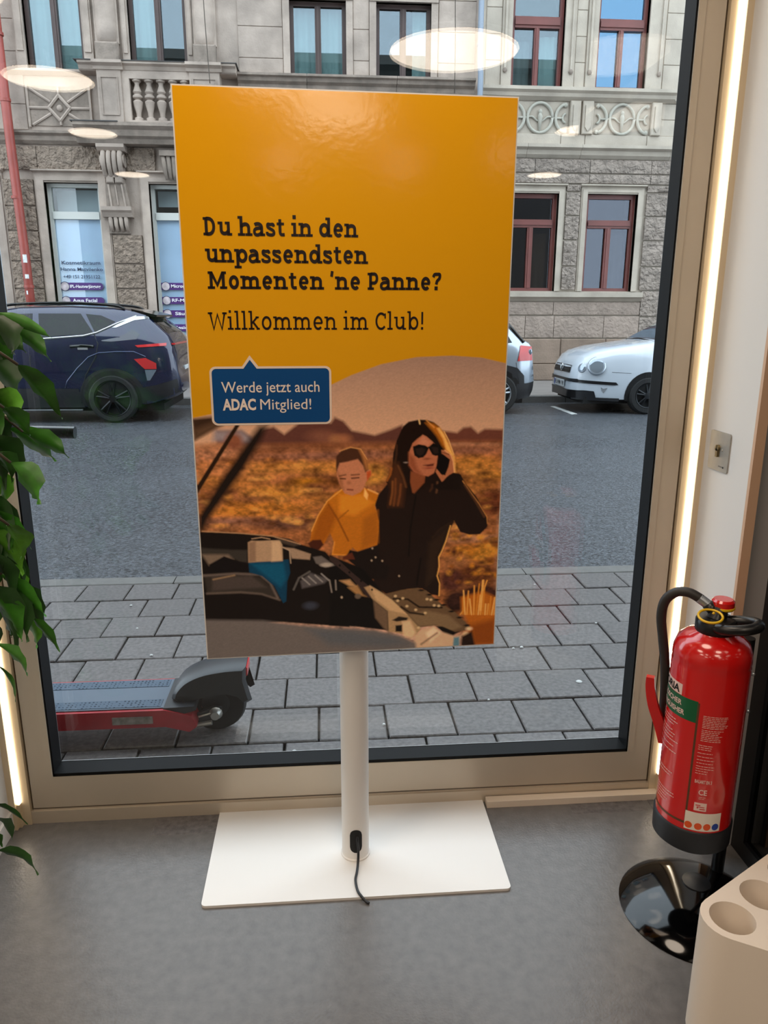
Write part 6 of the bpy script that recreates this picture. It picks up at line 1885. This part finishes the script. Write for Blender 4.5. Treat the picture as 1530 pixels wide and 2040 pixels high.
LEAVES = [(-0.583, 1.46, 1.45, -0.481, 1.4, 1.411, 0.01), (-0.639, 1.614, 1.44, -0.553, 1.59, 1.364, 0.018), (-0.632, 1.548, 1.414, -0.585, 1.56, 1.378, 0.018), (-0.568, 1.482, 1.356, -0.521, 1.53, 1.258, 0.02), (-0.679, 1.636, 1.355, -0.625, 1.6, 1.293, 0.026), (-0.662, 1.57, 1.3, -0.614, 1.57, 1.242, 0.026), (-0.612, 1.504, 1.273, -0.587, 1.54, 1.219, 0.02), (-0.671, 1.658, 1.211, -0.573, 1.61, 1.155, 0.022), (-0.616, 1.592, 1.213, -0.535, 1.58, 1.166, 0.018), (-0.655, 1.526, 1.215, -0.611, 1.55, 1.14, 0.028), (-0.594, 1.46, 1.174, -0.533, 1.4, 1.115, 0.026), (-0.691, 1.614, 1.133, -0.671, 1.59, 1.066, 0.018), (-0.67, 1.548, 1.06, -0.62, 1.56, 0.977, 0.014), (-0.621, 1.482, 1.045, -0.628, 1.53, 0.968, 0.024), (-0.718, 1.636, 0.952, -0.659, 1.6, 0.879, 0.014), (-0.686, 1.57, 0.913, -0.614, 1.57, 0.825, 0.017), (-0.683, 1.504, 0.921, -0.666, 1.54, 0.769, 0.03), (-0.697, 1.658, 0.801, -0.653, 1.61, 0.733, 0.021), (-0.644, 1.592, 0.805, -0.594, 1.58, 0.734, 0.012), (-0.676, 1.526, 1.045, -0.653, 1.55, 0.975, 0.018), (-0.599, 1.46, 1.447, -0.546, 1.4, 1.387, 0.024), (-0.691, 1.614, 1.245, -0.649, 1.59, 1.19, 0.024), (-0.688, 1.548, 0.967, -0.666, 1.56, 0.868, 0.02), (-0.636, 1.482, 1.194, -0.627, 1.53, 1.128, 0.022), (-0.721, 1.636, 0.806, -0.697, 1.6, 0.762, 0.02), (-0.664, 1.46, 0.803, -0.594, 1.4, 0.766, 0.014), (-0.738, 1.614, 0.681, -0.705, 1.59, 0.613, 0.004), (-0.758, 1.548, 0.375, -0.705, 1.56, 0.312, 0.008), (-0.736, 1.482, 0.386, -0.726, 1.53, 0.291, 0.014), (-0.818, 1.636, 0.182, -0.718, 1.6, 0.142, 0.015), (-0.79, 1.57, 0.283, -0.769, 1.57, 0.245, 0.012)]
def leaf(a, bpt, w, m, curl):
    a, bpt = Vector(a), Vector(bpt)
    d = (bpt - a) * 1.12; L = d.length; t_ = d.normalized()
    side = t_.cross(Vector((.25, 1, .1))).normalized(); nrm = side.cross(t_).normalized()
    prof = [(0, .05), (.08, .35), (.2, .8), (.35, 1.0), (.5, .95), (.65, .72), (.78, .40), (.88, .14), (.95, .05), (1, .01)]
    v = []; 
    for s_, k in prof:
        c = a + t_ * (L * s_) - Vector((0, 0, 1)) * (curl * L * s_ * (s_ - 1) * -1) * .0 + nrm * (curl * L * math.sin(s_ * math.pi))
        wav = .10 * w * math.sin(s_ * 17 + w * 900)
        hw = w * .62 * k
        v += [c - side * hw + nrm * (hw * .45 + wav), c - side * hw * .5 + nrm * (hw * .18), c, c + side * hw * .5 + nrm * (hw * .18), c + side * hw + nrm * (hw * .45 - wav)]
    n = len(prof)
    f = [(i * 5 + k, i * 5 + k + 1, (i + 1) * 5 + k + 1, (i + 1) * 5 + k) for i in range(n - 1) for k in range(4)]
    o = MB().add(v, f).build('leaf', m, pt, 'all')
    return o
rl0 = random.Random(11)
for i, (x0, y0, z0, x1, y1, z1, w_) in enumerate(LEAVES):
    m = M_leaf2 if i in (5, 11, 13, 17) else (M_leaf3 if i in (4, 9, 14, 16, 20, 21, 22, 24, 27, 28, 29) else M_leaf)
    leaf((x0, y0, z0), (x1, y1, z1), max(w_, .006) * 1.9, m, .05 + .05 * ((i * 7) % 3))
    zt = z0 + .16 + .05 * (i % 3)
    tx = float(np.interp(min(zt, 1.75), [.27, .7, 1.1, 1.5, 1.8], [-1.06, -1.04, -1.0, -.94, -.90]))
    ty = float(np.interp(min(zt, 1.75), [.27, .7, 1.1, 1.5, 1.8], [1.40, 1.42, 1.46, 1.5, 1.5]))
    for q in (.22, .45, .68, .86):                     # leaves hanging along the twig
        jx, jy, jz = rl0.uniform(-.015, .015), rl0.uniform(-.03, .03), .05 * math.sin(q * math.pi)
        c = Vector((tx + (x0 - tx) * q + jx, ty + (y0 - ty) * q, min(zt, 1.75) + (z0 - min(zt, 1.75)) * q + jz))
        if c.x < -.70:
            leaf(c, c + Vector((rl0.uniform(-.02, .04), jy * 1.5, -rl0.uniform(.07, .10))), rl0.uniform(.035, .05), (M_leaf, M_leaf3, M_leaf)[i % 3], rl0.uniform(.03, .12))
    MB().tube(smooth_pts([(tx, ty, min(zt, 1.75)), ((tx + x0) / 2 - .02, (ty + y0) / 2, (min(zt, 1.75) + z0) / 2 + .06), (x0, y0, z0)], 4), .0028, 6).build('twig', M_bark, pt, 'all')
rl = random.Random(5)
for i in range(24):                                    # dense foliage at the edge of the picture
    z = 1.43 - .62 * i / 24 + rl.uniform(-.02, .02)
    c = Vector((-.715 + rl.uniform(-.03, .035) + .02 * math.sin(i), rl.uniform(1.48, 1.66), z))
    leaf(c, c + Vector((rl.uniform(.01, .06), rl.uniform(-.03, .03), -rl.uniform(.07, .11))), rl.uniform(.035, .05), (M_leaf, M_leaf3, M_leaf3, M_leaf2)[i % 4], rl.uniform(.03, .12))
# more foliage along the trunk
for i in range(26):
    z = .55 + 1.3 * i / 26
    tx = float(np.interp(z, [.27, .7, 1.1, 1.5, 1.8], [-1.06, -1.04, -1.0, -.94, -.90])); a = rl.uniform(0, 6.28)
    c = Vector((tx - .05 + .06 * math.cos(a), 1.42 + .07 * math.sin(a), z))
    leaf(c, c + Vector((.05 * math.cos(a) - .02, .06 * math.sin(a) * .6, -.08)), .045, (M_leaf, M_leaf3)[i % 2], .08)

for o in bpy.data.objects:
    if '_o' in o: del o['_o']
